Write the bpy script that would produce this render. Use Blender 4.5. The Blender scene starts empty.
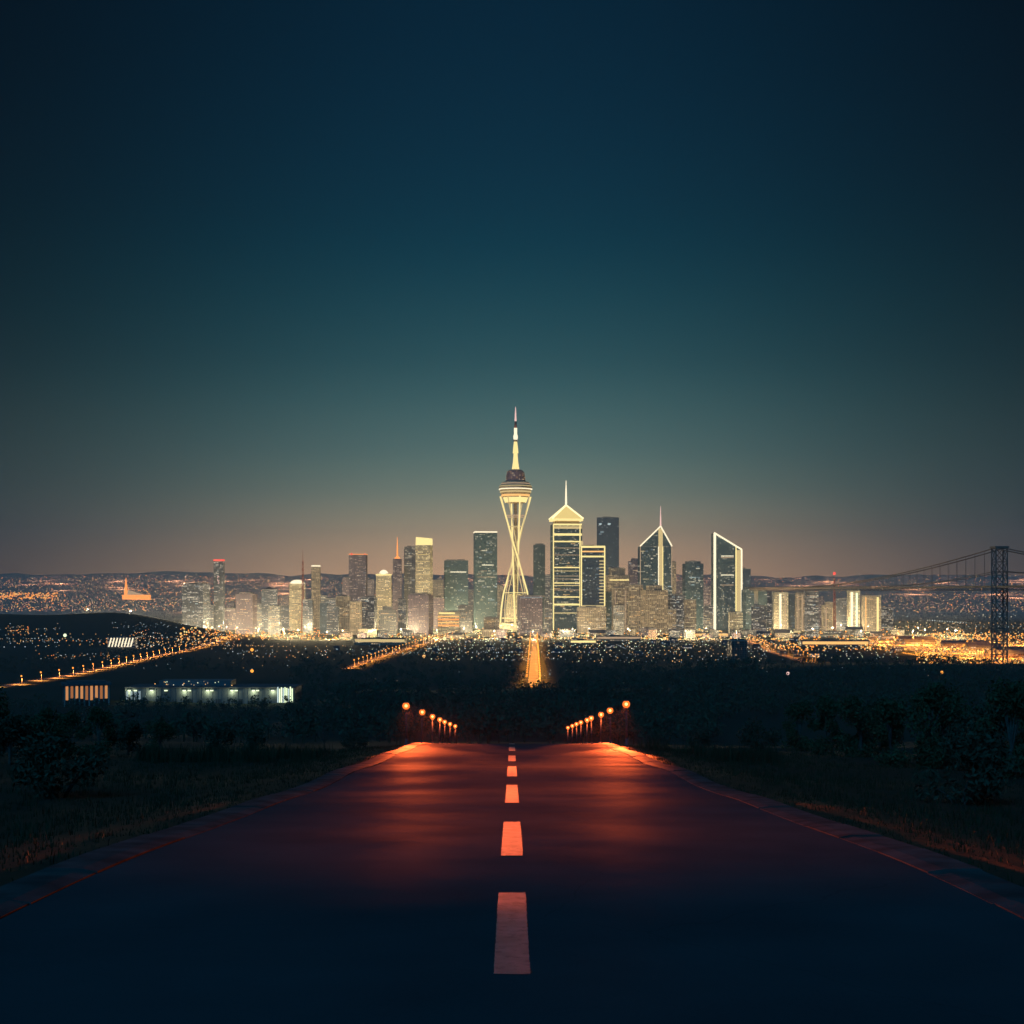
import bpy, bmesh, math, random
from mathutils import Vector, Matrix
R = random.Random(7)
scene = bpy.context.scene
COL = scene.collection
F = 1422.0; CX = 512.0; YH = 592.0; EYE = 134.0      # focal length in px, horizon row, eye height over the plain

# ------------------------------------------------------------------ helpers
def sm(a, b, x):
    t = max(0.0, min(1.0, (x-a)/(b-a))); return t*t*(3-2*t)
def lerp(a, b, t): return a+(b-a)*t
def at(x, y, D): return Vector(((x-CX)/F*D, D, EYE-(y-YH)/F*D))
def srgb(r, g, b):
    f = lambda c: c/12.92 if c <= .04045 else ((c+.055)/1.055)**2.4
    return (f(r/255), f(g/255), f(b/255), 1)

class MB:
    """collects shapes, builds ONE mesh object"""
    def __init__(s): s.v = []; s.f = []; s.m = []; s.mi = 0
    def add(s, vs, fs):
        o = len(s.v); s.v += [tuple(v) for v in vs]
        for f in fs: s.f.append(tuple(i+o for i in f)); s.m.append(s.mi)
    def box(s, cx, cy, cz, sx, sy, sz, rz=0.0):
        c, n = math.cos(rz), math.sin(rz); vs = []
        for dz in (-.5, .5):
            for dx, dy in ((-.5, -.5), (.5, -.5), (.5, .5), (-.5, .5)):
                x, y = dx*sx, dy*sy
                vs.append((cx+x*c-y*n, cy+x*n+y*c, cz+dz*sz))
        s.add(vs, [(3, 2, 1, 0), (4, 5, 6, 7), (0, 1, 5, 4), (1, 2, 6, 5), (2, 3, 7, 6), (3, 0, 4, 7)])
    def zbox(s, x0, x1, y0, y1, z0, z1): s.box((x0+x1)/2, (y0+y1)/2, (z0+z1)/2, x1-x0, y1-y0, z1-z0)
    def lathe(s, prof, n=20, cx=0, cy=0, caps=True):
        vs = []; fs = []
        for r, z in prof:
            for i in range(n):
                a = 2*math.pi*i/n; vs.append((cx+r*math.cos(a), cy+r*math.sin(a), z))
        for k in range(len(prof)-1):
            for i in range(n):
                j = (i+1) % n; fs.append((k*n+i, k*n+j, k*n+n+j, k*n+n+i))
        if caps:
            fs.append(tuple(reversed(range(n)))); fs.append(tuple((len(prof)-1)*n+i for i in range(n)))
        s.add(vs, fs)
    def tube(s, pts, rad, n=6):
        pts = [Vector(p) for p in pts]
        if not isinstance(rad, (list, tuple)): rad = [rad]*len(pts)
        vs = []; fs = []
        for k, p in enumerate(pts):
            d = (pts[min(k+1, len(pts)-1)]-pts[max(k-1, 0)]).normalized()
            u = d.cross(Vector((0, 0, 1)) if abs(d.z) < .95 else Vector((1, 0, 0))).normalized(); w = d.cross(u)
            for i in range(n):
                a = 2*math.pi*i/n; vs.append(p+(u*math.cos(a)+w*math.sin(a))*rad[k])
        for k in range(len(pts)-1):
            for i in range(n):
                j = (i+1) % n; fs.append((k*n+i, k*n+n+i, k*n+n+j, k*n+j))
        fs.append(tuple(range(n))); fs.append(tuple(reversed([(len(pts)-1)*n+i for i in range(n)])))
        s.add(vs, fs)
    def octa(s, c, r, rz=None):
        rz = rz or r; x, y, z = c
        s.add([(x+r, y, z), (x, y+r, z), (x-r, y, z), (x, y-r, z), (x, y, z+rz), (x, y, z-rz)],
              [(0, 1, 4), (1, 2, 4), (2, 3, 4), (3, 0, 4), (1, 0, 5), (2, 1, 5), (3, 2, 5), (0, 3, 5)])
    def ball(s, c, r, n=14, m=8):
        s.lathe([(max(r*math.sin(math.pi*k/m), r*.02), c[2]-r*math.cos(math.pi*k/m)) for k in range(m+1)], n, c[0], c[1])
    def mesh(s, name, mats):
        me = bpy.data.meshes.new(name); me.from_pydata(s.v, [], s.f)
        if not isinstance(mats, (list, tuple)): mats = [mats]
        for m in mats: me.materials.append(m)
        if len(mats) > 1: me.polygons.foreach_set('material_index', s.m)
        me.update(); return me
    def build(s, name, mats, parent=None, smooth=False, kind=None):
        me = s.mesh(name, mats)
        if smooth: me.polygons.foreach_set('use_smooth', [True]*len(me.polygons))
        return link(name, me, parent, kind)
def link(name, data, parent=None, kind=None):
    o = bpy.data.objects.new(name, data); COL.objects.link(o)
    if parent: o.parent = parent
    if kind: o['kind'] = kind
    return o
def tag(o, label, cat, group=None):
    o['label'] = label; o['category'] = cat
    if group: o['group'] = group
    return o
def thing(name, label, cat, loc, rz=0.0, group=None):
    o = link(name, None); o.location = loc; o.rotation_euler = (0, 0, rz); o.empty_display_size = 1
    return tag(o, label, cat, group)
def dup(o, loc, rz=0.0, label=None, scale=None):
    c = o.copy(); COL.objects.link(c); c.location = loc; c.rotation_euler = (0, 0, rz)
    if scale: c.scale = (scale,)*3
    if label: c['label'] = label
    def kids(a, b):
        for ch in list(a.children):
            d = ch.copy(); COL.objects.link(d); d.parent = b; kids(ch, d)
    kids(o, c); return c
U = ['', 'first', 'second', 'third', 'fourth', 'fifth', 'sixth', 'seventh', 'eighth', 'ninth', 'tenth', 'eleventh', 'twelfth', 'thirteenth', 'fourteenth', 'fifteenth', 'sixteenth', 'seventeenth', 'eighteenth', 'nineteenth']
def ordinal(n):
    if n == 1: return 'nearest'
    if n < 20: return U[n]
    t = ['twent', 'thirt', 'fort', 'fift', 'sixt', 'sevent'][n//10-2]
    return t+'ieth' if n % 10 == 0 else t+'y-'+U[n % 10]
ORD = [ordinal(i) for i in range(1, 79)]

# ------------------------------------------------------------------ materials
def new_mat(name):
    m = bpy.data.materials.new(name); m.use_nodes = True; nt = m.node_tree
    return m, nt, nt.nodes['Principled BSDF']
def N(nt, t, **kw):
    n = nt.nodes.new(t)
    for k, v in kw.items():
        if k in n.inputs: n.inputs[k].default_value = v
        else: setattr(n, k, v)
    return n
def math_n(nt, op, a, b=None):
    n = nt.nodes.new('ShaderNodeMath'); n.operation = op
    for i, q in enumerate((a, b)):
        if q is None: continue
        if isinstance(q, (int, float)): n.inputs[i].default_value = q
        else: nt.links.new(q, n.inputs[i])
    return n.outputs[0]
def mix_col(nt, fac, a, b):
    n = nt.nodes.new('ShaderNodeMix'); n.data_type = 'RGBA'
    for i, q in ((0, fac), (6, a), (7, b)):
        if isinstance(q, (int, float, tuple)): n.inputs[i].default_value = q
        else: nt.links.new(q, n.inputs[i])
    return n.outputs[2]
def noisy(name, c1, c2, scale=1.0, rough=.8, bump=0.0, bscale=None, detail=5, spec=.3, bdist=.02):
    m, nt, p = new_mat(name); L = nt.links
    tc = N(nt, 'ShaderNodeTexCoord'); nz = N(nt, 'ShaderNodeTexNoise', Scale=scale, Detail=detail)
    L.new(tc.outputs['Object'], nz.inputs['Vector'])
    ra = N(nt, 'ShaderNodeMapRange'); ra.inputs[1].default_value = .35; ra.inputs[2].default_value = .65
    L.new(nz.outputs['Fac'], ra.inputs[0])
    L.new(mix_col(nt, ra.outputs[0], c1+(1,), c2+(1,)), p.inputs['Base Color'])
    p.inputs['Roughness'].default_value = rough; p.inputs['Specular IOR Level'].default_value = spec
    if bump:
        b2 = N(nt, 'ShaderNodeTexNoise', Scale=bscale or scale*8, Detail=3)
        L.new(tc.outputs['Object'], b2.inputs['Vector'])
        bp = N(nt, 'ShaderNodeBump', Strength=bump, Distance=bdist)
        L.new(b2.outputs['Fac'], bp.inputs['Height']); L.new(bp.outputs[0], p.inputs['Normal'])
    return m
def emit(name, c, s, light=False):
    m, nt, p = new_mat(name)
    p.inputs['Base Color'].default_value = (.05, .05, .05, 1); p.inputs['Specular IOR Level'].default_value = 0
    p.inputs['Emission Color'].default_value = c+(1,); p.inputs['Emission Strength'].default_value = s
    if not light: m.cycles.emission_sampling = 'NONE'
    return m

def facade(name, glass, frame, bay=6.0, fh=4.0, lit=.12, col=(1, .75, .4), st=.6, pier=.25, slab=.3):
    """curtain wall: piers and slabs round glazed cells, some rooms lit"""
    m, nt, p = new_mat(name); L = nt.links
    tc = N(nt, 'ShaderNodeTexCoord'); sp = N(nt, 'ShaderNodeSeparateXYZ'); L.new(tc.outputs['Object'], sp.inputs[0])
    sn = N(nt, 'ShaderNodeSeparateXYZ'); L.new(tc.outputs['Normal'], sn.inputs[0])
    side = math_n(nt, 'GREATER_THAN', math_n(nt, 'ABSOLUTE', sn.outputs[0]), .5)
    u = math_n(nt, 'ADD', math_n(nt, 'MULTIPLY', sp.outputs[1], side), math_n(nt, 'MULTIPLY', sp.outputs[0], math_n(nt, 'SUBTRACT', 1.0, side)))
    u = math_n(nt, 'DIVIDE', u, bay); v = math_n(nt, 'DIVIDE', sp.outputs[2], fh)
    cu = math_n(nt, 'FLOOR', u); cv = math_n(nt, 'FLOOR', v)
    fu = math_n(nt, 'FRACT', u); fv = math_n(nt, 'FRACT', v)
    oi = N(nt, 'ShaderNodeObjectInfo')
    cb = N(nt, 'ShaderNodeCombineXYZ'); L.new(cu, cb.inputs[0]); L.new(cv, cb.inputs[1])
    L.new(math_n(nt, 'ADD', math_n(nt, 'MULTIPLY', side, 57.0), math_n(nt, 'MULTIPLY', oi.outputs['Random'], 400.0)), cb.inputs[2])
    wn = N(nt, 'ShaderNodeTexWhiteNoise'); L.new(cb.outputs[0], wn.inputs['Vector'])
    wall_face = math_n(nt, 'LESS_THAN', math_n(nt, 'ABSOLUTE', sn.outputs[2]), .5)
    glz = math_n(nt, 'MULTIPLY', math_n(nt, 'GREATER_THAN', fu, pier), math_n(nt, 'GREATER_THAN', fv, slab))
    glz = math_n(nt, 'MULTIPLY', glz, wall_face)
    # every floor and bay a little different: blinds, panels, dirt
    tone = N(nt, 'ShaderNodeMapRange'); tone.inputs[3].default_value = .6; tone.inputs[4].default_value = 1.35
    L.new(wn.outputs['Value'], tone.inputs[0])
    nz = N(nt, 'ShaderNodeTexNoise', Scale=.03, Detail=3); L.new(tc.outputs['Object'], nz.inputs['Vector'])
    gcol = N(nt, 'ShaderNodeVectorMath'); gcol.operation = 'SCALE'; gcol.inputs[0].default_value = glass; L.new(tone.outputs[0], gcol.inputs['Scale'])
    fcol = N(nt, 'ShaderNodeVectorMath'); fcol.operation = 'SCALE'; fcol.inputs[0].default_value = frame
    L.new(math_n(nt, 'ADD', math_n(nt, 'MULTIPLY', nz.outputs['Fac'], .8), .6), fcol.inputs['Scale'])
    L.new(mix_col(nt, glz, fcol.outputs[0], gcol.outputs[0]), p.inputs['Base Color'])
    L.new(math_n(nt, 'ADD', math_n(nt, 'MULTIPLY', glz, -.35), .7), p.inputs['Roughness'])
    cfl = N(nt, 'ShaderNodeCombineXYZ'); L.new(cv, cfl.inputs[1]); L.new(math_n(nt, 'FLOOR', math_n(nt, 'MULTIPLY', u, .25)), cfl.inputs[0]); L.new(math_n(nt, 'MULTIPLY', oi.outputs['Random'], 311.0), cfl.inputs[2])
    wf = N(nt, 'ShaderNodeTexWhiteNoise'); L.new(cfl.outputs[0], wf.inputs['Vector'])
    prob = math_n(nt, 'MULTIPLY', math_n(nt, 'POWER', wf.outputs['Value'], 3.0), lit*6.5)
    litf = math_n(nt, 'MULTIPLY', math_n(nt, 'LESS_THAN', wn.outputs['Value'], prob), glz)
    wn2 = N(nt, 'ShaderNodeTexWhiteNoise'); L.new(cb.outputs[0], wn2.inputs['Vector']); 
    p.inputs['Emission Color'].default_value = col+(1,)
    L.new(math_n(nt, 'MULTIPLY', litf, math_n(nt, 'MULTIPLY', wn2.outputs['Color'], st*1.0)), p.inputs['Emission Strength'])
    m.cycles.emission_sampling = 'NONE'
    return m

LS = 1.0
FM = {
 'teal':   facade('teal_glass', (.035, .075, .085), (.10, .16, .17), 5, 4, .07, (1, .86, .6), .8),
 'blue':   facade('blue_glass', (.025, .055, .085), (.06, .10, .14), 5, 4, .03, (.9, .9, .8), .5, .15, .2),
 'grey':   facade('grey_concrete', (.05, .06, .07), (.20, .19, .19), 6, 4, .16, (1, .82, .55), .9),
 'slate':  facade('slate_residential', (.022, .03, .045), (.07, .08, .105), 5, 3.6, .2, (1, .85, .65), 1.0),
 'beige':  facade('beige_concrete', (.10, .08, .06), (.38, .30, .21), 6, 4, .22, (1, .7, .36), .8, .35, .35),
 'purple': facade('plum_cladding', (.05, .04, .06), (.19, .145, .165), 5, 4, .15, (1, .72, .5), .9, .4, .3),
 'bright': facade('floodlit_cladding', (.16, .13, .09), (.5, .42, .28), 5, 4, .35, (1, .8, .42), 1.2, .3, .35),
 'brown':  facade('brown_brick', (.05, .035, .03), (.22, .13, .10), 5, 4, .06, (1, .6, .3), .7),
}
E_white = emit('lit_white', (1, .86, .58), 1.5)
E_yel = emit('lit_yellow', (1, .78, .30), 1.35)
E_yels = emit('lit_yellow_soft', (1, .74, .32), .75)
E_amb = emit('lit_amber', (1, .52, .16), 1.3)
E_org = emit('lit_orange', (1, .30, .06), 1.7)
E_red = emit('lit_red', (1, .07, .05), 1.6)
E_pink = emit('lit_pink', (1, .62, .55), 1.1)
E_teal = emit('lit_pale_green', (.85, 1, .62), 1.5)
E_cool = emit('lit_cool', (.75, .95, .95), .9)
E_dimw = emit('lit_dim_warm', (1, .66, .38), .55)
E_dimb = emit('lit_dim_cool', (.55, .75, .85), .38)
E_hot = emit('lit_hot', (1, .82, .42), 1.8)
E_hoto = emit('lit_hot_orange', (1, .37, .05), 1.6)
M_steel = noisy('grey_steel', (.16, .16, .17), (.24, .24, .25), 2, .5)
M_rust = noisy('red_primer_steel', (.22, .06, .05), (.30, .09, .07), 2, .6)
M_conc = noisy('pale_concrete', (.30, .28, .25), (.42, .39, .34), .05, .8)
M_roof = noisy('roof_felt', (.07, .07, .08), (.13, .12, .12), .08, .9)
M_dark = noisy('dark_cladding', (.04, .045, .05), (.07, .075, .08), .1, .7)
M_pod = noisy('bronze_panels', (.42, .31, .19), (.56, .42, .26), .08, .5)
M_plum = noisy('plum_panels', (.20, .11, .12), (.30, .17, .17), .3, .5)

# ------------------------------------------------------------------ terrain functions
STEP = .5
def slope(Y):
    s = .050+.031*sm(17, 27, Y)+.030*sm(98, 112, Y)
    s += .017*math.cos(2*math.pi*(Y-64)/20.7)*sm(33, 42, Y)*(1-.4*sm(70, 90, Y))*(1-sm(92, 108, Y))
    s += .012*math.exp(-((Y-29)/5)**2)
    return s
RZ = {}
z = EYE-3.22
for i in range(0, 1400):
    RZ[i] = z; z -= slope((i+.5)*STEP)*STEP
z = EYE-3.22
for i in range(0, -80, -1):
    RZ[i-1] = RZ[i]+.05*STEP
def road_z(Y):
    t = Y/STEP; i = math.floor(t); i = max(-80, min(1398, i)); t = max(0, min(1, t-i)) if -80 <= Y/STEP <= 1399 else 0
    return RZ[i]*(1-t)+RZ[i+1]*t
HW = 6.45
Z700 = road_z(690)
def hill(Y):
    if Y < 480: return road_z(Y)
    zz = [(480, road_z(480)), (900, 38), (1500, 27), (2000, 0), (99999, 0)]
    for (a, za), (b, zb) in zip(zz, zz[1:]):
        if Y <= b: return lerp(za, zb, sm(a, b, Y) if a > 800 else (Y-a)/(b-a))
    return 0
def vn(x, y):
    return math.sin(x*1.3+1.7*math.sin(y*.7))*math.cos(y*1.1+.8*math.sin(x*.9))
def ground_z(X, Y):
    px = CX+X/max(Y, 1)*F if Y > 50 else CX
    h = hill(Y)
    if Y > 900 and X < 0: h *= 1-sm(150, 260, -X)*sm(900, 1400, Y)
    if 900 < Y < 2600 and X > 120:                     # long wooded spur on the right
        h = max(h, 26*math.exp(-((Y-2050)/420)**2)*sm(120, 320, X)*(1+.25*vn(X/160, Y/300)))
    ax = abs(X)
    if Y < 480:
        if ax < HW+1.2: h -= .35
        else:
            h += -.16-.5*sm(HW+1.2, 14, ax)*sm(-30, 40, Y)
            k = sm(10, 40, ax)
            h += k*(.35*vn(X/7, Y/9)+.9*vn(X/23+3, Y/31))
            h -= .02*max(0, ax-14)
    elif Y < 2100:
        h += 2.2*vn(X/70, Y/90)*sm(480, 600, Y)
    if 2900 < Y < 5200 and X < -400:                   # dark mound on the left
        h += 72*math.exp(-((Y-3900)/330)**2)*sm(0, 1, (300-px)/190)*(1+.10*vn(X/120, 1))
    if Y > 6900:
        far = max(0, (Y-7000))*.0392
        h += far*(1+.10*vn(X/900+2, Y/1500)+.05*vn(X/300, Y/500)+.035*vn(X/110, Y/90)+.02*vn(X/47, Y/60))
    return h
def cast(x, y, d0=700.0):
    """first ground point seen at a pixel of the photograph"""
    D = d0
    while D < 14800:
        q = at(x, y, D)
        if q.z <= ground_z(q.x, D): return D
        D *= 1.004
    return None

# ground: one sheet to the horizon
Ys = [-40+i*2.0 for i in range(20)]+[i*1.5 for i in range(0, 170)]
y = Ys[-1]
while y < 15000: y *= 1.022; Ys.append(y)
NT = 85; mb = MB(); W = 2*NT+1
for Y in Ys:
    wv = 85+.95*max(Y, 0)
    for k in range(-NT, NT+1):
        t = k/NT; X = wv*(.25*t+.75*t**3) if Y > 450 else wv*t*t*t
        if Y <= 450: X = wv*(abs(t)**2.4)*(1 if t > 0 else -1)
        mb.v.append((X, Y, ground_z(X, Y)))
for j in range(len(Ys)-1):
    for k in range(W-1):
        a = j*W+k; mb.f.append((a, a+1, a+W+1, a+W)); mb.m.append(0)
m, nt, p = new_mat('ground_cover'); L = nt.links
tc = N(nt, 'ShaderNodeTexCoord')
n1 = N(nt, 'ShaderNodeTexNoise', Scale=.006, Detail=6); L.new(tc.outputs['Object'], n1.inputs['Vector'])
n2 = N(nt, 'ShaderNodeTexNoise', Scale=1.4, Detail=6); L.new(tc.outputs['Object'], n2.inputs['Vector'])
c1 = mix_col(nt, n1.outputs['Fac'], (.022, .034, .02, 1), (.055, .055, .04, 1))
c2 = mix_col(nt, n2.outputs['Fac'], (.016, .028, .014, 1), (.036, .042, .024, 1))
so_ = N(nt, 'ShaderNodeSeparateXYZ'); L.new(tc.outputs['Object'], so_.inputs[0])
urb = N(nt, 'ShaderNodeMapRange'); urb.inputs[1].default_value = 6400; urb.inputs[2].default_value = 7600; L.new(so_.outputs[1], urb.inputs[0])
n4 = N(nt, 'ShaderNodeTexNoise', Scale=.012, Detail=8); L.new(tc.outputs['Object'], n4.inputs['Vector'])
L.new(mix_col(nt, urb.outputs[0], mix_col(nt, .5, c1, c2), mix_col(nt, n4.outputs['Fac'], (.16, .14, .12, 1), (.5, .43, .38, 1))), p.inputs['Base Color']); p.inputs['Roughness'].default_value = .95; p.inputs['Specular IOR Level'].default_value = .1
mb.build('ground', m, smooth=True, kind='structure')

# ------------------------------------------------------------------ near road
M_road, nt, p = new_mat('worn_asphalt'); L = nt.links
tc = N(nt, 'ShaderNodeTexCoord')
n1 = N(nt, 'ShaderNodeTexNoise', Scale=.35, Detail=6); L.new(tc.outputs['Object'], n1.inputs['Vector'])
n2 = N(nt, 'ShaderNodeTexNoise', Scale=22, Detail=4); L.new(tc.outputs['Object'], n2.inputs['Vector'])
vo = N(nt, 'ShaderNodeTexVoronoi', Scale=.16); vo.feature = 'DISTANCE_TO_EDGE'
nw = N(nt, 'ShaderNodeTexNoise', Scale=.8, Detail=4); L.new(tc.outputs['Object'], nw.inputs['Vector'])
mx = N(nt, 'ShaderNodeMix'); mx.data_type = 'VECTOR'; mx.inputs[0].default_value = .35
L.new(tc.outputs['Object'], mx.inputs[4]); L.new(nw.outputs['Color'], mx.inputs[5]); L.new(mx.outputs[1], vo.inputs['Vector'])
crack = math_n(nt, 'LESS_THAN', vo.outputs['Distance'], .0012)
cb = mix_col(nt, n1.outputs['Fac'], (.034, .034, .036, 1), (.11, .11, .11, 1))
cb = mix_col(nt, math_n(nt, 'MULTIPLY', n2.outputs['Fac'], .5), cb, (.10, .10, .10, 1))
L.new(mix_col(nt, math_n(nt, 'MULTIPLY', crack, .15), cb, (.012, .012, .012, 1)), p.inputs['Base Color'])
p.inputs['Roughness'].default_value = .9; p.inputs['Specular IOR Level'].default_value = 0
n3 = N(nt, 'ShaderNodeTexNoise', Scale=38, Detail=3); L.new(tc.outputs['Object'], n3.inputs['Vector'])
bp = N(nt, 'ShaderNodeBump', Strength=.6, Distance=.009); L.new(n3.outputs['Fac'], bp.inputs['Height']); L.new(bp.outputs[0], p.inputs['Normal'])
p2 = N(nt, 'ShaderNodeBsdfPrincipled'); p2.inputs['Base Color'].default_value = (.05, .05, .05, 1); p2.inputs['Roughness'].default_value = .62; p2.inputs['Specular IOR Level'].default_value = .01
bp2 = N(nt, 'ShaderNodeBump', Strength=.25, Distance=.006); L.new(n3.outputs['Fac'], bp2.inputs['Height']); L.new(bp2.outputs[0], p2.inputs['Normal'])
n5 = N(nt, 'ShaderNodeTexNoise', Scale=.22, Detail=5); L.new(tc.outputs['Object'], n5.inputs['Vector'])
pol = N(nt, 'ShaderNodeMapRange'); pol.inputs[1].default_value = .38; pol.inputs[2].default_value = .68; pol.inputs[3].default_value = .007; pol.inputs[4].default_value = .040; L.new(n5.outputs['Fac'], pol.inputs[0])
ms = N(nt, 'ShaderNodeMixShader'); L.new(pol.outputs[0], ms.inputs[0]); L.new(p.outputs[0], ms.inputs[1]); L.new(p2.outputs[0], ms.inputs[2])
L.new(ms.outputs[0], nt.nodes['Material Output'].inputs['Surface'])
def strip(mb, x0, x1, ys, dz, nx=1):
    o = len(mb.v)
    for Y in ys:
        for k in range(nx+1): mb.v.append((lerp(x0, x1, k/nx), Y, road_z(Y)+dz))
    for j in range(len(ys)-1):
        for k in range(nx):
            a = o+j*(nx+1)+k; mb.f.append((a, a+1, a+nx+2, a+nx+1)); mb.m.append(0)
mb = MB(); strip(mb, -HW, HW, [i*STEP for i in range(-40, 1000)], 0, 12)
mb.build('road', M_road, smooth=True, kind='structure')
M_kerb = noisy('kerb_stone', (.06, .055, .05), (.12, .11, .10), 1.2, .9, .15, 14, spec=.0)
nt = M_kerb.node_tree; L = nt.links
k2 = N(nt, 'ShaderNodeBsdfPrincipled'); k2.inputs['Base Color'].default_value = (.1, .1, .1, 1); k2.inputs['Roughness'].default_value = .68; k2.inputs['Specular IOR Level'].default_value = .01
ms = N(nt, 'ShaderNodeMixShader'); ms.inputs[0].default_value = .09; L.new(nt.nodes['Principled BSDF'].outputs[0], ms.inputs[1]); L.new(k2.outputs[0], ms.inputs[2]); L.new(ms.outputs[0], nt.nodes['Material Output'].inputs['Surface'])
for s in (-1, 1):
    mb = MB(); Y = -8.0
    while Y < 480:
        ln = 2.97; x0, x1 = HW-.02, HW+.84; ch = .05
        pr = [(x0, -.4), (x0, .02), (x0+.26, .062), (x1-ch, .07), (x1, .04), (x1, -.6)]
        jz = R.uniform(-.012, .012); jx = R.uniform(-.015, .015)
        vs = []
        for yy in (Y, Y+ln/2, Y+ln):
            for (px, pz) in pr: vs.append((s*(px+jx), yy, road_z(yy)+pz+jz))
        fs = []
        for r in range(2):
            for k in range(5):
                a = r*6+k; q = (a, a+1, a+7, a+6); fs.append(q if s < 0 else q[::-1])
        fs.append((5, 4, 3, 2, 1, 0) if s < 0 else (0, 1, 2, 3, 4, 5)); e = (12, 13, 14, 15, 16, 17); fs.append(e if s < 0 else e[::-1])
        mb.add(vs, fs); Y += 3.0
    mb.build('kerb', M_kerb, kind='structure')
# centre dashes
M_paint = noisy('worn_road_paint', (.17, .165, .15), (.24, .23, .215), 3.0, .66, 1.0, 38, spec=.3, bdist=.004)
nt = M_paint.node_tree; L = nt.links; p = nt.nodes['Principled BSDF']; old = p.inputs['Base Color'].links[0].from_socket
tc = N(nt, 'ShaderNodeTexCoord'); oi = N(nt, 'ShaderNodeObjectInfo'); va = N(nt, 'ShaderNodeVectorMath'); L.new(tc.outputs['Object'], va.inputs[0])
cbx = N(nt, 'ShaderNodeCombineXYZ'); L.new(math_n(nt, 'MULTIPLY', oi.outputs['Random'], 90.0), cbx.inputs[0]); L.new(cbx.outputs[0], va.inputs[1])
nw1 = N(nt, 'ShaderNodeTexNoise', Scale=7, Detail=8, Roughness=.7); L.new(va.outputs[0], nw1.inputs['Vector'])
wr = N(nt, 'ShaderNodeMapRange'); wr.inputs[1].default_value = .53; wr.inputs[2].default_value = .61; L.new(nw1.outputs['Fac'], wr.inputs[0])
L.new(mix_col(nt, math_n(nt, 'MULTIPLY', wr.outputs[0], .75), old, (.10, .10, .10, 1)), p.inputs['Base Color'])
yd = [(975, 893), (856, 822), (803, 785), (776.5, 766.5), (761.3, 755.6), (751, 746.8), (744.3, 742)]
def road_at(y):
    D = 10.0
    while D < 118:
        if YH+F*(EYE-road_z(D))/D <= y: return D
        D += .02
    return D
lens = []
for i, (a, b) in enumerate(yd):
    Y0, Y1 = road_at(a), road_at(b); lens.append((Y0, Y1))
per = (lens[4][0]-lens[0][0])/4
for k in range(7, 14):
    lens.append((lens[6][0]+per*(k-6), lens[6][0]+per*(k-6)+6))
dl = ['dim maroon dash at the bottom of the frame, nearest on the centre line', 'second dash from the viewer, bright orange, on the road centre line', 'third dash from the viewer, orange, on the road centre line',
      'fourth dash from the viewer on the road centre line, small and orange', 'fifth dash of the centre line counted from the viewer', 'sixth dash of the centre line, close below the road crest',
      'tiny seventh dash of the centre line, at the road crest']
for i, (Y0, Y1) in enumerate(lens):
    ys = [Y0]+[k*STEP for k in range(int(Y0/STEP)+1, int(Y1/STEP)+1) if Y0+.01 < k*STEP < Y1-.01]+[Y1]
    fine = []
    for a_, b_ in zip(ys, ys[1:]): fine += [lerp(a_, b_, q/4) for q in range(4)]
    ys = fine+[ys[-1]]; jit = [(R.uniform(-.005, .005), R.uniform(-.005, .005)) for _ in ys]
    mb = MB(); strip(mb, -.19, .19, ys, .006, 4)
    for r_ in range(len(ys)):
        for c_ in (0, 4):
            v = mb.v[r_*5+c_]; mb.v[r_*5+c_] = (v[0]+jit[r_][c_//4], v[1], v[2])
    for r_, d_ in ((0, 1), (len(ys)-1, -1)):
        for c_ in range(5):
            v = mb.v[r_*5+c_]; yy = v[1]+d_*R.uniform(0, .03); mb.v[r_*5+c_] = (v[0], yy, road_z(yy)+.006)
    o = mb.build('lane_dash', M_paint)
    c = Vector((0, Y0, road_z(Y0))); o.data.transform(Matrix.Translation(-c)); o.location = c
    tag(o, dl[i] if i < 7 else 'centre line dash hidden beyond the road crest', 'road marking', 'dashes of the road centre line')

# ------------------------------------------------------------------ lights
def light_data(name, kind, col, inten, soft=.3):
    l = bpy.data.lights.new(name, kind); l.color = col; l.energy = inten*4*math.pi; l.shadow_soft_size = soft
    return l
# street lamps of the near road
M_pole = noisy('galvanised_pole', (.06, .06, .06), (.10, .10, .10), 4, .5)
E_globe = emit('sodium_globe', (1, .17, .02), 1.7)
t0 = thing('street_lamp', '', 'street lamp', (0, 0, 0), 0, 'street lamps along the near road')
PH = 3.1
mb = MB(); mb.lathe([(.20, -.6), (.20, .05), (.17, .12), (.12, .5)], 12); mb.build('base', M_pole, t0, True)
mb = MB(); mb.lathe([(.085, .45), (.05, PH-.42)], 12); mb.build('pole', M_pole, t0, True)
mb = MB(); mb.lathe([(.05, PH-.45), (.11, PH-.40), (.13, PH-.30), (.10, PH-.27)], 14); mb.build('collar', M_pole, t0, True)
nt = E_globe.node_tree; tr = N(nt, 'ShaderNodeBsdfTransparent'); mg = N(nt, 'ShaderNodeMixShader'); mg.inputs[0].default_value = .45   # frosted globe, bright bulb inside
nt.links.new(nt.nodes['Principled BSDF'].outputs[0], mg.inputs[1]); nt.links.new(tr.outputs[0], mg.inputs[2]); nt.links.new(mg.outputs[0], nt.nodes['Material Output'].inputs['Surface'])
mb = MB(); mb.ball((0, 0, PH), .29); g0 = mb.build('globe', E_globe, t0, True)
mb = MB(); mb.ball((0, 0, PH), .12, 10, 6); mb.build('bulb', emit('sodium_bulb', (1, .62, .2), 5.0), g0, True)
mb = MB(); mb.lathe([(.16, PH+.25), (.12, PH+.31), (.02, PH+.40)], 14); mb.build('cap', M_pole, t0, True)
LAMP_I = 62000
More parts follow.
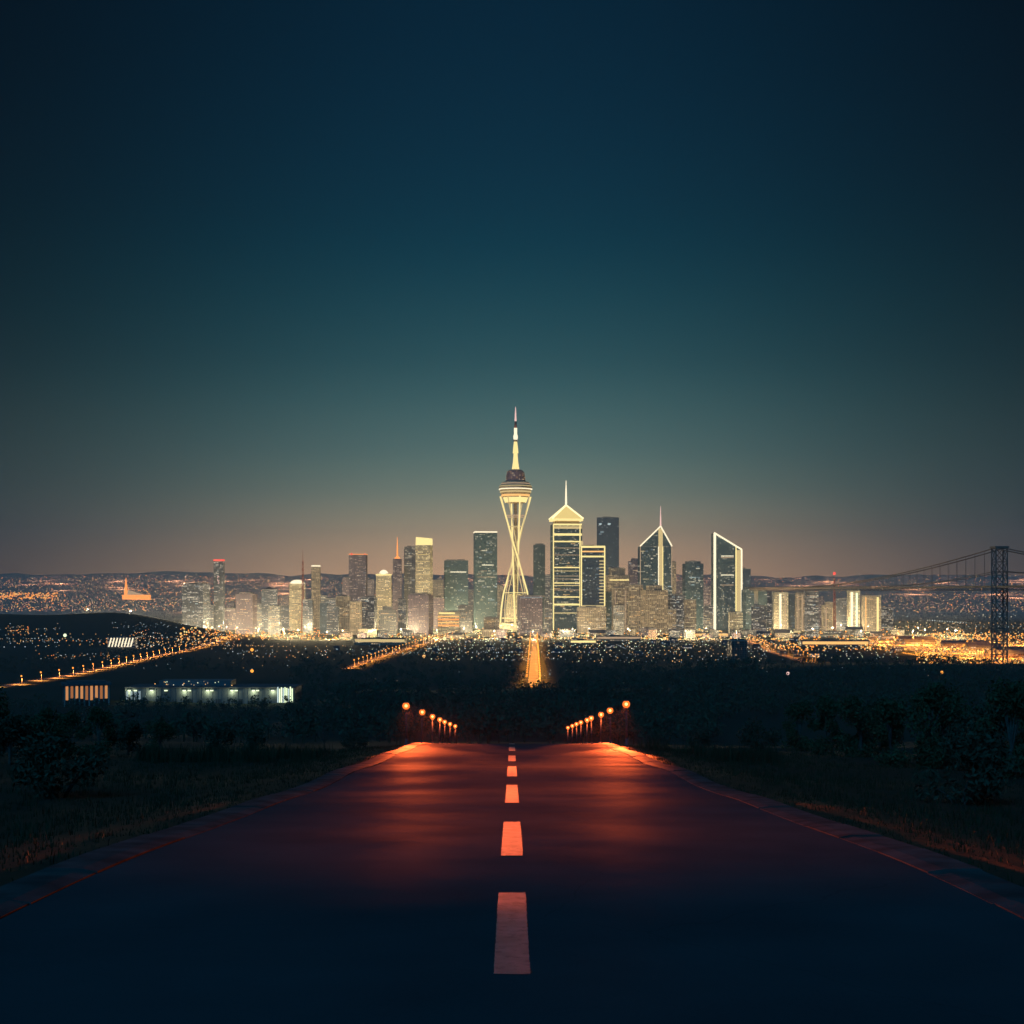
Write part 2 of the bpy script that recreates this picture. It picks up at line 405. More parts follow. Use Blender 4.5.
sp = light_data('street_lamp_beam', 'SPOT', (1, .125, .026), LAMP_I, .18); sp.spot_size = math.radians(13.2); sp.spot_blend = 1.0
sp2 = light_data('street_lamp_downlight', 'SPOT', (1, .15, .03), 35, .18); sp2.spot_size = math.radians(130); sp2.spot_blend = .5
so = link('beam', sp, t0); so.location = (0, -.36, PH-.08)
so.rotation_euler = (math.radians(90-7), 0, math.pi)     # aims back down the road
rowL = [(407.8, 705), (422.8, 711), (433.4, 716), (440.6, 719), (446, 721.6), (451, 723.8), (456, 726)]
rowR = [(628, 704), (611.6, 710), (601.6, 713), (592.8, 715.3), (587.8, 717), (582, 719.4), (577.8, 722), (573.4, 724), (568.8, 726)]
first = True
for side, row, off in (('left', rowL, 8.35), ('right', rowR, 8.75)):
    for i, (x, y) in enumerate(row):
        D = off/abs(x-513)*F
        loc = (off*(-1 if side == 'left' else 1), D, road_z(D)-.1)
        lab = ('largest and nearest orange globe lamp of the %s row beyond the crest' % side if i == 0 else
               '%s orange globe street lamp in the %s row, counted from the nearest' % (ORD[i], side))
        if first: t0.location = loc; t0['label'] = lab; first = False; c = t0
        else: c = dup(t0, loc, 0, lab)
        c.rotation_euler = (math.radians(R.uniform(-1, 1)), math.radians(R.uniform(-1.2, 1.2)), 0)
        for ch in c.children:                         # spots aimed to light the near carriageway and leave the verges dark
            if ch.type == 'LIGHT':
                ch.rotation_euler = (math.radians(90-1), 0, math.pi+math.radians(7)*(1 if side == 'left' else -1))
                if i > 1: ch.data = sp2; ch.rotation_euler = (0, 0, 0)

# ------------------------------------------------------------------ towers
def ground_base(D): return YH+EYE/D*F
WIN = {}
for nm, mat in (('w', emit('window_white', (1, .86, .6), 1.05)), ('a', emit('window_amber', (1, .56, .2), .95)), ('y', emit('window_yellow', (1, .76, .4), .8)), ('d', emit('window_dim_warm', (1, .66, .38), .5)), ('c', emit('window_cool', (.75, .95, .95), .8)), ('b', emit('window_dim_cool', (.55, .75, .85), .4))):
    mb = MB(); mb.zbox(-.5, .5, -.22, .05, -.5, .5); WIN[nm] = mb.mesh('window', mat)
foot = []
def tower(x0, x1, yt, D, style, label, yaw=0, dr=.75, nw=30, mix='wyyaddb', tops=(), name='tower', cat='tower', fins=True, steps=(), wz=(0.02, .97), group=None, wscale=1.0):
    k = D/F; ya = math.radians(yaw); w = (x1-x0)*k
    a = w/(math.cos(ya)+dr*abs(math.sin(ya))); b = a*dr
    H = EYE-(yt-YH)*k; X = ((x0+x1)/2-CX)*k
    t = thing(name, label, cat, (X, D+b/2, 0), ya, group)
    foot.append((X, D+b/2, max(a, b)*.6))
    mb = MB(); z0 = -1.5; hb = H
    lev = [(1.0, hb)]+[(f, EYE-(yy-YH)*k) for f, yy in steps]
    mb.zbox(-a/2, a/2, -b/2, b/2, z0, lev[0][1])
    for (f0, h0), (f1, h1) in zip(lev, lev[1:]): mb.zbox(-a*f1/2, a*f1/2, -b*f1/2, b*f1/2, h0, h1)
    if fins:
        n = max(2, int(a/9)); 
        for i in range(n+1):
            xx = lerp(-a/2, a/2, i/n); mb.zbox(xx-.5, xx+.5, -b/2-.7, -b/2, z0, hb-1)
        n2 = max(2, int(b/9))
        for i in range(n2+1):
            yy = lerp(-b/2, b/2, i/n2)
            for s in (-1, 1): mb.zbox(min(s*a/2, s*(a/2+.7)), max(s*a/2, s*(a/2+.7)), yy-.5, yy+.5, z0, hb-1)
    mb.build('wall', FM[style], t)
    ft, ht = lev[-1]
    mb = MB(); pw = .9
    for (xa, xb, yb0, yb1) in ((-a/2, a/2, -b/2-.3, -b/2+pw), (-a/2, a/2, b/2-pw, b/2+.3), (-a/2-.3, -a/2+pw, -b/2+pw, b/2-pw), (a/2-pw, a/2+.3, -b/2+pw, b/2-pw)):
        mb.zbox(xa*ft, xb*ft, yb0*ft, yb1*ft, ht+.05, ht+1.6)
    rf = mb.build('parapet', M_conc, t)
    # roof plant
    mb = MB(); rr = random.Random(int(x0*7+D))
    for i in range(3):
        xx = rr.uniform(-.3, .3)*a*ft; sx = rr.uniform(.1, .22)*a*ft
        mb.zbox(xx-sx, xx+sx, rr.uniform(-.3, -.1)*b*ft, rr.uniform(.1, .3)*b*ft, ht+.03+i*.01, ht+rr.uniform(2, 5))
    mb.build('roof_plant', M_roof, t)
    # lit windows on front and the turned side
    cells = []
    nx = max(2, int(a/4.6)); nz = max(3, int(H*(wz[1]-wz[0])/5.2))
    for i in range(nx):
        for j in range(nz): cells.append((0, (i+.5)/nx, wz[0]+(j+.5)/nz*(wz[1]-wz[0])))
    if abs(yaw) > 8:
        ny = max(2, int(b/4.6))
        for i in range(ny):
            for j in range(nz): cells.append((1, (i+.5)/ny, wz[0]+(j+.5)/nz*(wz[1]-wz[0])))
    s = k*wscale; faces = {}
    for c_ in cells: faces.setdefault((c_[0], c_[2]), []).append(c_)
    keys = sorted(faces); made = 0; used = set()
    while made < min(nw, 98) and len(used) < len(cells):
        row = faces[rr.choice(keys)]; run = rr.choice((1, 1, 1, 2, 2, 3, 5)); i0 = rr.randrange(len(row)); wk = rr.choice(mix)
        for (f, u, v) in row[i0:i0+run]:
            if (f, u, v) in used or made >= min(nw, 98): 
                used.add((f, u, v)); continue
            used.add((f, u, v)); made += 1
            o = link('window', WIN[wk], t)
            if f == 0: o.location = ((u-.5)*a, -b/2-.75, v*hb); o.rotation_euler = (0, 0, 0)
            else:
                sg = 1 if yaw < 0 else -1
                o.location = (sg*(a/2+.75), (u-.5)*b, v*hb); o.rotation_euler = (0, 0, sg*math.pi/2)
            o.scale = (s*rr.uniform(.8, 1.1), 1.5, s*rr.uniform(.5, .8))
    for tp in tops:
        q = tp[0]
        if q == 'band':                                   # glowing crown band
            hh = tp[1]*k; mb = MB(); mb.zbox(-a*ft/2-.9, a*ft/2+.9, -b*ft/2-.9, b*ft/2+.9, ht+1.7, ht+1.7+hh)
            mb.build('crown_light', tp[2], t)
        elif q == 'mech':
            mb = MB(); mb.zbox(-a*tp[1]/2, a*tp[1]/2, -b*tp[1]/2, b*tp[1]/2, ht+.2, ht+tp[2]*k); mb.build('penthouse', FM[style], t)
        elif q == 'mast':
            zb = ht+(tp[4]*k if len(tp) > 4 else 0); r = tp[3]*k
            mb = MB(); mb.lathe([(r, zb), (r*.7, zb+tp[1]*k*.5), (r*.2, zb+tp[1]*k)], 8); mb.build('mast', tp[2], t, True)
        elif q == 'beacon':
            mb = MB(); mb.ball((tp[1]*a, -b*ft/2+1, ht+3.0), tp[3]*k, 8, 6); mb.build('beacon', tp[2], t)
        elif q == 'dome':
            mb = MB(); r = a*tp[3]/2; h = tp[1]*k; mb.lathe([(r*math.cos(i*math.pi/12), ht+1+h*math.sin(i*math.pi/12)) for i in range(6)]+[(r*.05, ht+1+h)], 16)
            mb.build('dome', tp[2], t, True)
        elif q == 'pyr':
            h = tp[1]*k; e = tp[3]; zb = ht+1.7; mb = MB()
            mb.add([(-a/2*e, -b/2*e, zb), (a/2*e, -b/2*e, zb), (a/2*e, b/2*e, zb), (-a/2*e, b/2*e, zb), (0, 0, zb+h)], [(0, 1, 4), (1, 2, 4), (2, 3, 4), (3, 0, 4), (3, 2, 1, 0)])
            mb.build('roof', tp[2], t)
        elif q == 'edges':                                # vertical light strips at the corners
            wd = tp[2]*k
            for sx in tp[3]:
                mb = MB(); mb.zbox(sx*a/2-wd/2, sx*a/2+wd/2, -b/2-1.9, -b/2-.8, tp[4]*hb if len(tp) > 4 else 0, hb); mb.build('edge_light', tp[1], t)
        elif q == 'stripe':
            mb = MB(); xx = tp[1]*a; mb.zbox(xx-tp[2]*k/2, xx+tp[2]*k/2, -b/2-1.6, -b/2-.8, tp[4]*hb, tp[5]*hb); mb.build('light_strip', tp[3], t)
        elif q == 'row':                                  # lit floor
            zz = EYE-(tp[1]-YH)*k; hh = tp[2]*k; x_a, x_b = (tp[4], tp[5]) if len(tp) > 4 else (-.5, .5)
            mb = MB(); mb.zbox(a*x_a, a*x_b, -b/2-1.5, -b/2-.8, zz-hh/2, zz+hh/2); mb.build('lit_floor', tp[3], t)
        elif q == 'sign':
            mb = MB(); z1, z2 = EYE-(tp[1]-YH)*k, EYE-(tp[2]-YH)*k
            mb.zbox(-a*.32, a*.32, -b/2-1.5, -b/2-.75, z2, z1); sg = mb.build('sign', M_dark, t)
            mb = MB(); n = 3
            for i in range(n):
                zc = lerp(z1, z2, (i+.5)/n); r = k*.85
                mb.tube([(r*math.cos(q2), -b/2-1.8, zc+r*math.sin(q2)) for q2 in [j*.7+(i*2.1) for j in range(7)]], k*.33, 5)
            mb.build('sign_glyph', E_pink, sg)
    return t, a, b, k, H

S, T = 4400, 5000
tower(181.6, 207, 584, 4700, 'slate', 'broad slate-blue apartment block with pale window dots, leftmost of the skyline', -12, nw=70, mix='wwcbdd', steps=[(.8, 583)])
tower(213.8, 223, 561.5, 4800, 'slate', 'thin dark tower with red light on top and a red sign down its face', 0, nw=8, mix='ddb', tops=[('band', 1.6, E_red), ('sign', 576, 584), ('beacon', 0, E_red, .7)])
tower(235.7, 255, 594, 4500, 'purple', 'plain speckled apartment block, left of the block with the pointed top', -10, nw=55, mix='wddab', steps=[(.7, 593)])
tower(260, 277, 590, 4750, 'slate', 'dark apartment block with a low pointed top, left side of the skyline', 10, nw=45, mix='wcbdd', tops=[('pyr', 3, M_roof, .8)])
tower(268.5, 279.5, 607, 4400, 'grey', 'short block full of bright windows in front of the pointed-top block', 0, nw=55, mix='wwyya')
tower(279, 289, 606, 4950, 'slate', 'small dark block left of the pale tower with the glowing domed cap', 0, nw=12, mix='bdd')
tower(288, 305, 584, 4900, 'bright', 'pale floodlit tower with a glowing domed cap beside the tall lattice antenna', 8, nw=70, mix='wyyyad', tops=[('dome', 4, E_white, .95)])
tower(311.6, 319.5, 567, 5100, 'beige', 'slim beige tower with a small bright cap', 0, nw=14, mix='yyd', tops=[('band', 1.2, E_white), ('dome', 2, E_yels, .7)])
tower(303, 312, 600, 4700, 'slate', 'dark block between the domed tower and the slim bright-capped tower', 0, nw=16, mix='bdw')
tower(320, 327, 603, 4600, 'blue', 'low narrow bluish block right of the slim bright-capped tower', 0, nw=10, mix='bd')
tower(324.5, 335, 599, 4800, 'slate', 'dark bluish block left of the warm beige slab pair', 0, nw=20, mix='bcdw')
tower(335, 350, 596.5, 4650, 'beige', 'warm beige apartment slab with vertical window rows under the red-lit tower', 10, nw=60, mix='yyadw')
tower(342.5, 349, 578, 5400, 'purple', 'narrow step tower against the left side of the red-lit broad tower', 0, nw=6, mix='dd')
tower(349, 366, 555, 5100, 'purple', 'tall plum tower with two red lights on its flat top', 0, nw=26, mix='wddb', tops=[('band', .6, E_org), ('beacon', -.35, E_red, 1.1), ('beacon', .42, E_red, .7)])
tower(360.6, 376, 597.5, 4550, 'slate', 'grey apartment block in front of the plum tower foot', -8, nw=40, mix='wcdd')
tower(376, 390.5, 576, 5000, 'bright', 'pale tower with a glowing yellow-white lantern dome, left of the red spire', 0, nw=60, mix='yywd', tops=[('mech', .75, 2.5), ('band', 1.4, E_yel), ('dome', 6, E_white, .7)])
tower(378, 396, 610, 4400, 'grey', 'low grey block with a lit recess in front of the lantern-dome tower', 8, nw=40, mix='yadw', steps=[(.6, 607)])
tower(393, 401.2, 559, 5150, 'purple', 'slim tower topped by a tall glowing red spire', 0, nw=10, mix='dd', tops=[('pyr', 3, E_org, .8), ('mast', 21, E_org, .8, 1)])
tower(403.5, 418, 547, 5200, 'grey', 'darker slab against the left side of the tower with the slanted bright crown', 8, nw=14, mix='dyb')
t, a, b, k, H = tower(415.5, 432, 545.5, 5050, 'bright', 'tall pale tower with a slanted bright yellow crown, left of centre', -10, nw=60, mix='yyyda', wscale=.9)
mb = MB(); w2, d2 = a/2, b/2     # slanted crown
mb.add([(-w2, -d2, H+1.8), (w2, -d2, H+1.8), (w2, d2, H+1.8), (-w2, d2, H+1.8), (-w2+1, -d2, H+8.6*k), (w2, -d2, H+7.2*k), (w2, d2, H+7.2*k), (-w2+1, d2, H+8.6*k)],
       [(3, 2, 1, 0), (4, 5, 6, 7), (0, 1, 5, 4), (1, 2, 6, 5), (2, 3, 7, 6), (3, 0, 4, 7)]); mb.build('crown_light', E_yel, t)
for i in range(9):
    mb = MB(); zz = H*.25+i*H*.08; mb.zbox(-a*.46, a*.46, -b/2-1.5, -b/2-.8, zz, zz+k*.6); mb.build('lit_floor', E_yels, t)
tower(408, 432.5, 595, 4350, 'purple', 'dark plum block with white dots at its foot, below the slanted-crown tower', -14, nw=60, mix='wwddb', wz=(.05, .8), steps=[(.85, 594)])
tower(443.5, 468, 560.6, 5200, 'teal', 'wide teal glass office tower with one bright row of windows near the top', 6, nw=26, mix='wwcb', tops=[('row', 572, .8, E_white, -.28, .42)])
tower(438, 459, 612, 4420, 'bright', 'low block glowing orange among the tower feet', 0, nw=40, mix='aaay', tops=[('row', 613.2, 1.6, E_yel, -.45, .3), ('row', 616.5, 1.2, E_amb), ('row', 619.5, 1.2, E_org), ('row', 622.5, 1.2, E_amb), ('row', 625.5, 1.2, E_org)], cat='building', name='office_block')
tower(473.3, 497, 533, 5150, 'teal', 'tall grey-green office tower with a bright top edge, left of the television tower', 7, nw=75, mix='wwcbdy', tops=[('band', 1.2, E_white), ('row', 565, .7, E_white, -.2, .35), ('row', 577, .5, E_dimw, -.4, .4)], wz=(.25, .9))
tower(533.6, 545, 545, 5400, 'teal', 'narrow dark blue-green tower right behind the television tower', 0, nw=6, mix='bd', tops=[('mech', .7, 1.5)])
tower(517.5, 542.3, 596, 4380, 'purple', 'dark plum block standing in front of the television tower foot', 10, nw=60, mix='wwddb', wz=(.03, .45), tops=[('row', 597.5, .8, E_dimb)])
# golden gabled tower
t, a, b, k, H = tower(551, 582, 524, 5000, 'teal', 'golden outlined tower with a glowing gabled roof and a tall white spire', 6, .8, nw=98, mix='wwyya',
      tops=[('edges', E_yel, 1.1, (-1, .86)), ('row', 524.5, 1.8, E_yel), ('row', 527.5, 2.5, E_yels), ('row', 534.5, 2.2, E_yel), ('row', 541.5, 1.3, E_yel), ('row', 567.5, 1.1, E_yel), ('row', 571, .7, E_yels), ('row', 576, .5, E_dimw), ('row', 579, .5, E_dimw), ('row', 590, .6, E_dimw), ('row', 555, .5, E_dimw), ('row', 548, .5, E_dimw), ('row', 583, 1.0, E_yel), ('row', 585.5, .8, E_yels), ('row', 597, 1.2, E_yel), ('row', 604.5, 1.8, E_yel), ('row', 613, 1.1, E_yels)], wz=(.1, .88))
mb = MB(); e = .54; zb = EYE-(518.5-YH)*k; za = EYE-(504.5-YH)*k
mb.add([(-a*e, -b*e, zb), (a*e, -b*e, zb), (a*e, b*e, zb), (-a*e, b*e, zb), (0, 0, za)], [(0, 1, 4), (1, 2, 4), (2, 3, 4), (3, 0, 4), (3, 2, 1, 0)])
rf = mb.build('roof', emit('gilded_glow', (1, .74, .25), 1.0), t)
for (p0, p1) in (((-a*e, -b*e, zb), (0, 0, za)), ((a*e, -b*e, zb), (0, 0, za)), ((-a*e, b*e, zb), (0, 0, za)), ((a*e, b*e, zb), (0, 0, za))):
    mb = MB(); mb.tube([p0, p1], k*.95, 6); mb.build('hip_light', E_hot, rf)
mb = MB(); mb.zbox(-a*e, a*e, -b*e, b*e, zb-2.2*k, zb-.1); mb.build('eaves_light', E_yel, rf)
mb = MB(); mb.zbox(-a*.42, a*.42, -b*.42, b*.42, H+1.9, zb-2.2*k); mb.build('attic', M_pod, t)
mb = MB(); mb.lathe([(k*1.1, za-k), (k*.8, za+k*14), (k*.25, za+k*25)], 8); mb.build('spire', E_white, t, True)
mb = MB(); mb.zbox(a*.455, a*.53, -b/2-2.4, -b/2-.9, 0, EYE-(541-YH)*k); mb.build('edge_light', E_yels, t)
# framed tower
tower(581, 605, 546, 4850, 'blue', 'bluish glass tower inside a bright yellow square frame, right of the golden tower', 0, .6, nw=34, mix='wcbb',
      tops=[('edges', E_yel, 1.3, (-.97, .97), .30), ('row', 546.8, 2.0, E_yel), ('row', 551.5, 1.4, E_amb), ('row', 556.5, 1.6, E_yel), ('row', 606, 1.3, E_yels)]+[('row', 561+i*3.2, 1.0, E_yels, .26, .46) for i in range(14)], wz=(.35, .75))
tower(578, 606, 607.5, 4600, 'beige', 'warm beige podium block below the square-framed tower', 0, nw=90, mix='yadw', wz=(0, .85))
tower(597, 620, 517.5, 5900, 'blue', 'tall plain dark blue tower with few windows near its top left, behind the framed tower', -6, nw=3, mix='b', tops=[('row', 524, 1.2, E_cool, -.4, -.28), ('row', 524, 1.2, E_cool, 0, .14), ('row', 532, 1.4, E_dimb, -.35, -.18), ('row', 534, 1.0, E_dimb, -.4, -.33)])
tower(606, 629, 575, 5300, 'beige', 'pale stepped block with a lit sign band on top, between the framed and glowing-roof towers', 8, nw=30, mix='ddy', steps=[(.7, 568)], tops=[('row', 580, 1.2, E_yel, -.45, .5)])
tower(604, 612.5, 592, 4900, 'teal', 'slim grey-green block against the foot of the framed tower', 0, nw=12, mix='bwd')
tower(612.5, 628, 588, 4700, 'beige', 'beige residential block with pale vertical bands, right of the framed tower', 8, nw=36, mix='wydd', tops=[('stripe', -.42, .7, E_dimw, .1, .95), ('stripe', .3, .7, E_dimw, .1, .95)])
tower(629, 641, 561, 5500, 'purple', 'hazy plum tower close left of the tower with the peaked bright roof', 0, nw=14, mix='ddb', steps=[(.6, 559)])
# peaked tower
t, a, b, k, H = tower(640, 672, 546.5, 5050, 'teal', 'peaked glass tower with bright sloping roof edges and a bright central spine', 0, .7, nw=52, mix='wwcby',
      tops=[('stripe', .145, 4.2, E_yels, .05, 1.0), ('stripe', .08, .9, E_white, 0, 1.0), ('stripe', .21, .9, E_yel, 0, 1.0), ('edges', E_dimw, .7, (-.98, .98), .5)], wz=(.3, .97))
xa = (660.6-656)*k; za = EYE-(526.5-YH)*k
mb = MB(); mb.add([(-a/2, -b/2, H+.02), (a/2, -b/2, H+.02), (a/2, b/2, H+.02), (-a/2, b/2, H+.02), (xa, -b/2, za), (xa, b/2, za)], [(0, 1, 4), (2, 3, 5), (1, 2, 5, 4), (3, 0, 4, 5), (3, 2, 1, 0)])
rf = mb.build('roof', FM['teal'], t)
for q in (-a/2, a/2):
    mb = MB(); mb.tube([(q, -b/2-.9, H+1), (xa, -b/2-.9, za+1)], k*.75, 6); mb.build('eaves_light', E_white, rf)
mb = MB(); mb.zbox(xa-2.2*k, xa+2.2*k, -b/2-1.4, -b/2-.3, H-2, za-2*k); mb.build('light_strip', E_yels, t)
mb = MB(); mb.lathe([(k*.9, za-k), (k*.55, za+10*k), (k*.15, za+20.5*k)], 8, xa, -b/2); mb.build('spire', E_pink, t, True)
tower(630, 643, 585, 4600, 'beige', 'beige apartment block at the left foot of the peaked tower', 0, nw=40, mix='ydda')
tower(642, 668, 590, 4500, 'beige', 'broad beige apartment block in front of the peaked tower', 10, nw=60, mix='yddaw', steps=[(.6, 586)])
tower(669, 683.5, 595, 4550, 'slate', 'dark low slate block right of the peaked tower', 0, nw=30, mix='wcdb')
tower(672, 676, 562, 5600, 'beige', 'hazy thin slab behind the right edge of the peaked tower', 0, nw=3, mix='d')
tower(684, 703.4, 563.5, 5100, 'teal', 'teal office tower with a bitten flat top between the peaked and slanted towers', 6, nw=40, mix='wwcb', steps=[(.75, 561.5)], wz=(.3, .96))
tower(685, 696, 600, 4450, 'beige', 'small beige block with bright windows below the bitten-top teal tower', 0, nw=44, mix='wyyd')
tower(701, 714, 587, 5500, 'purple', 'hazy plain block left of the slanted outline tower', 0, nw=8, mix='dd')
# slanted outline tower
D = 5000; k = D/F; X = (728-CX)*k; a = 28*k; b = 20*k
t = thing('tower', 'glass tower with a steeply slanted top outlined in bright yellow-white light', 'tower', (X, D+b/2, 0)); foot.append((X, D, 60))
zl = EYE-(533-YH)*k; zr = EYE-(550-YH)*k
mb = MB(); mb.add([(-a/2, -b/2, -1), (a/2, -b/2, -1), (a/2, b/2, -1), (-a/2, b/2, -1), (-a/2, -b/2, zl), (a/2, -b/2, zr), (a/2, b/2, zr), (-a/2, b/2, zl)],
       [(3, 2, 1, 0), (4, 5, 6, 7), (0, 1, 5, 4), (1, 2, 6, 5), (2, 3, 7, 6), (3, 0, 4, 7)]); mb.build('wall', FM['teal'], t)
mb = MB(); mb.tube([(-a/2, -b/2-1, zl+1), (a/2, -b/2-1, zr+1)], k*.95, 6); mb.build('eaves_light', E_white, t)
mb = MB(); mb.zbox(-a/2-.5*k, -a/2+2.0*k, -b/2-1.8, -b/2-.5, 0, zl); mb.build('edge_light', E_white, t)
mb = MB(); mb.zbox(a/2-1.2*k, a/2+.4*k, -b/2-1.8, -b/2-.5, 0, zr); mb.build('edge_light', E_white, t)
mb = MB(); mb.zbox(a/2-6.6*k, a/2-5.4*k, -b/2-1.2, -b/2-.5, 0, zr+3*k); mb.build('light_strip', E_yel, t)
mb = MB(); mb.zbox(a/2-5.3*k, a/2-1.3*k, -b/2-.9, -b/2-.4, 0, zr); mb.build('lit_bay', E_yels, t)
for yy in (556, 557.5, 575, 585):
    mb = MB(); zz = EYE-(yy-YH)*k; mb.zbox(-a*.25, a*.2, -b/2-1.2, -b/2-.5, zz-1.3, zz+1.3); mb.build('lit_floor', E_white if yy in (556, 575) else E_dimw, t)
for i in range(40):
    o = link('window', WIN[R.choice('wybdd')], t); o.location = (R.uniform(-.38, .25)*a, -b/2-.75, R.uniform(.05, .75)*zr); o.scale = (3, 1.5, 2.4)
tower(742, 750.5, 569, 5300, 'blue', 'slim dark blue tower close right of the slanted outline tower', 0, nw=8, mix='bw')
tower(744, 767, 589.5, 4900, 'teal', 'teal block with speckled windows under the bridge deck end', 6, nw=60, mix='wcbd', steps=[(.75, 588)])
tower(730, 742.5, 612.5, 4380, 'bright', 'small bright block at the foot of the slanted outline tower', 0, nw=30, mix='yydw', cat='building', name='office_block')
tower(729, 747, 641, 2790, 'brown', 'squat brown block alone in the dark trees in front of the city', 12, nw=5, mix='dd', cat='building', name='office_block')
tower(766, 774, 592, 5100, 'slate', 'slim dark block left of the slab with one bright vertical strip', 0, nw=16, mix='bdw')
tower(774, 788, 592.5, 4900, 'bright', 'pale slab with one bright vertical strip, under the bridge deck', 0, nw=20, mix='yyd', tops=[('stripe', -.05, 2.2, E_white, 0, .97), ('stripe', .3, 1, E_dimw, 0, .95)])
tower(788, 796.5, 594, 4950, 'blue', 'dark blue slab right of the single-strip pale slab', 0, nw=14, mix='bbd')
tower(796.5, 806, 592.5, 4900, 'beige', 'warm slab with amber window columns below the bridge deck', 0, nw=24, mix='yad', tops=[('stripe', -.35, 1, E_dimw, 0, .95), ('stripe', .1, 1, E_dimw, 0, .95)])
tower(806.5, 818.5, 592, 4850, 'slate', 'grey slab with pale window columns left of the red-lit mast', 0, nw=46, mix='wcdd')
tower(823.5, 836, 605, 4750, 'beige', 'shorter warm floodlit block at the foot of the red-lit mast', 0, nw=40, mix='yyad', steps=[(.6, 602.5)], tops=[('stripe', -.3, 1.2, E_dimw, 0, .9), ('stripe', .25, 1.2, E_yels, 0, .9)])
tower(836, 847, 599, 4950, 'slate', 'dark slab just right of the red-lit mast', 0, nw=18, mix='bdd')
tower(818, 824, 597, 5150, 'purple', 'narrow plum slab left of the red-lit mast', 0, nw=8, mix='dd')
tower(849, 860, 590.5, 4900, 'bright', 'slab with a wide column of very bright white windows', 0, nw=40, mix='wwwc', tops=[('stripe', -.25, 2.4, E_white, .02, .96), ('stripe', .2, 2.0, E_teal, .05, .94)])
tower(864.5, 881, 596, 4850, 'beige', 'rightmost slab of the skyline, with two bright vertical strips', 0, nw=22, mix='yad', tops=[('stripe', -.42, 1.1, E_amb, 0, .97), ('stripe', .3, 2.0, E_yel, 0, .97)])
# hazy towers far behind
for i, (x0, x1, yt, st, lb) in enumerate([(227, 233, 604, 'purple', 'faint hazy tower behind the gap right of the red-sign tower'), (367, 374, 580, 'purple', 'faint hazy tower between plum tower and lantern-dome tower'),
      (433, 443, 580, 'beige', 'faint hazy block between slanted-crown tower and wide teal tower'), (468, 473, 590, 'grey', 'faint hazy sliver left of the bright-edged office tower'),
      (497, 503, 585, 'beige', 'faint warm slab behind the left leg of the television tower'), (545, 551, 575, 'grey', 'faint hazy slab left of the golden gabled tower'),
      (676, 684, 582, 'purple', 'faint hazy block behind the low slate block'), (256, 260, 600, 'purple', 'faint hazy sliver between two dark apartment blocks at left')]):
    tower(x0, x1, yt, 6300, st, lb, 0, nw=8, mix='dd')

# mid-rise blocks packed between and behind
for x0, x1, yt, D, st, lb in ((206, 215, 606, 5200, 'slate', 'mid-rise block right behind the leftmost broad apartment block'), (223, 236, 609, 5000, 'purple', 'mid-rise block just right of the red-sign tower'), (254.5, 262, 604, 5100, 'grey', 'mid-rise block filling the gap left of the pointed-top block'),
      (279.5, 288.5, 597, 5400, 'purple', 'pale mid-rise block behind the left side of the domed pale tower'), (318.5, 326, 596, 5400, 'grey', 'mid-rise block right behind the slim bright-capped tower'), (327, 338, 607, 4450, 'slate', 'short block in front of the warm beige slab pair'), (350, 361, 602, 4450, 'beige', 'short beige block in front of the plum tower with red lights'),
      (388, 397, 593, 5250, 'grey', 'mid-rise block between the lantern-dome tower and the red spire tower'), (398, 407, 600, 4500, 'grey', 'short block at the foot of the red spire tower'), (431, 444, 598, 5000, 'purple', 'mid-rise block right of the slanted-crown tower foot'), (458, 472, 606, 4600, 'grey', 'short block in front of the wide teal tower, right part'), (484, 499, 618, 4450, 'beige', 'low block at the foot of the bright-edged office tower'),
      (544, 552, 600, 4700, 'grey', 'short block at the left foot of the golden gabled tower'), (614, 624, 606, 4450, 'grey', 'short block right of the framed tower podium'), (668, 676, 610, 4420, 'beige', 'short beige block under the low slate block'), (704, 714, 606, 4700, 'grey', 'short block left of the slanted outline tower foot'),
      (752, 768, 606, 4550, 'slate', 'short block in front of the speckled teal block'), (880, 893, 608, 5000, 'slate', 'low dark block right of the last slab of the skyline')):
    tower(x0, x1, yt, D, st, lb, R.choice((-8, 0, 8)), nw=26, mix='wyaddb', cat='building', name='mid_rise_block')

# television tower
D = 5000; k = D/F; cx0 = 515.6
t = thing('television_tower', 'tall waisted television tower of bright crossing struts with a round pod and spire', 'tower', ((cx0-CX)*k, D+60, 0)); foot.append(((cx0-CX)*k, D+60, 75))
zy = lambda y: EYE-(y-YH)*D/F
def rad(y):
    dy = y-551
    r = math.sqrt(8+(.285*dy)**2)
    if y > 592: r = lerp(12.0, 15.3, 1-(1-min(1, (y-592)/30))**1.5)
    return r*k
def phi(y): return math.atan2(.285*(y-551), 2.83)
for i in range(8):
    pts = []; 
    for j in range(25):
        y = lerp(495.5, 623, j/24); th = phi(y)+i*math.pi/4+.1
        pts.append((rad(y)*math.cos(th), rad(y)*math.sin(th), zy(y)))
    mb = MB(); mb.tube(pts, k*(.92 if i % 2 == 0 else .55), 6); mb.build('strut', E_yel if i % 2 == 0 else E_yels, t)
mb = MB(); mb.lathe([(2.2*k, -1), (1.6*k, zy(500))], 14); mb.build('core_shaft', FM['beige'], t)
for y, w, m in ((514.8, .55, E_dimw), (516.5, .4, E_dimw), (526, .6, E_yels), (575, .5, E_yels), (593, .7, E_yel), (619, 1.2, E_yel)):
    r = rad(y)*.9; mb = MB(); mb.lathe([(r, zy(y)), (r, zy(y)+w*k)], 24); mb.build('ring', m, t)
mb = MB(); mb.lathe([(10.5*k, zy(622)), (7.2*k, zy(594))], 24); mb.build('lobby_drum', FM['bright'], t)
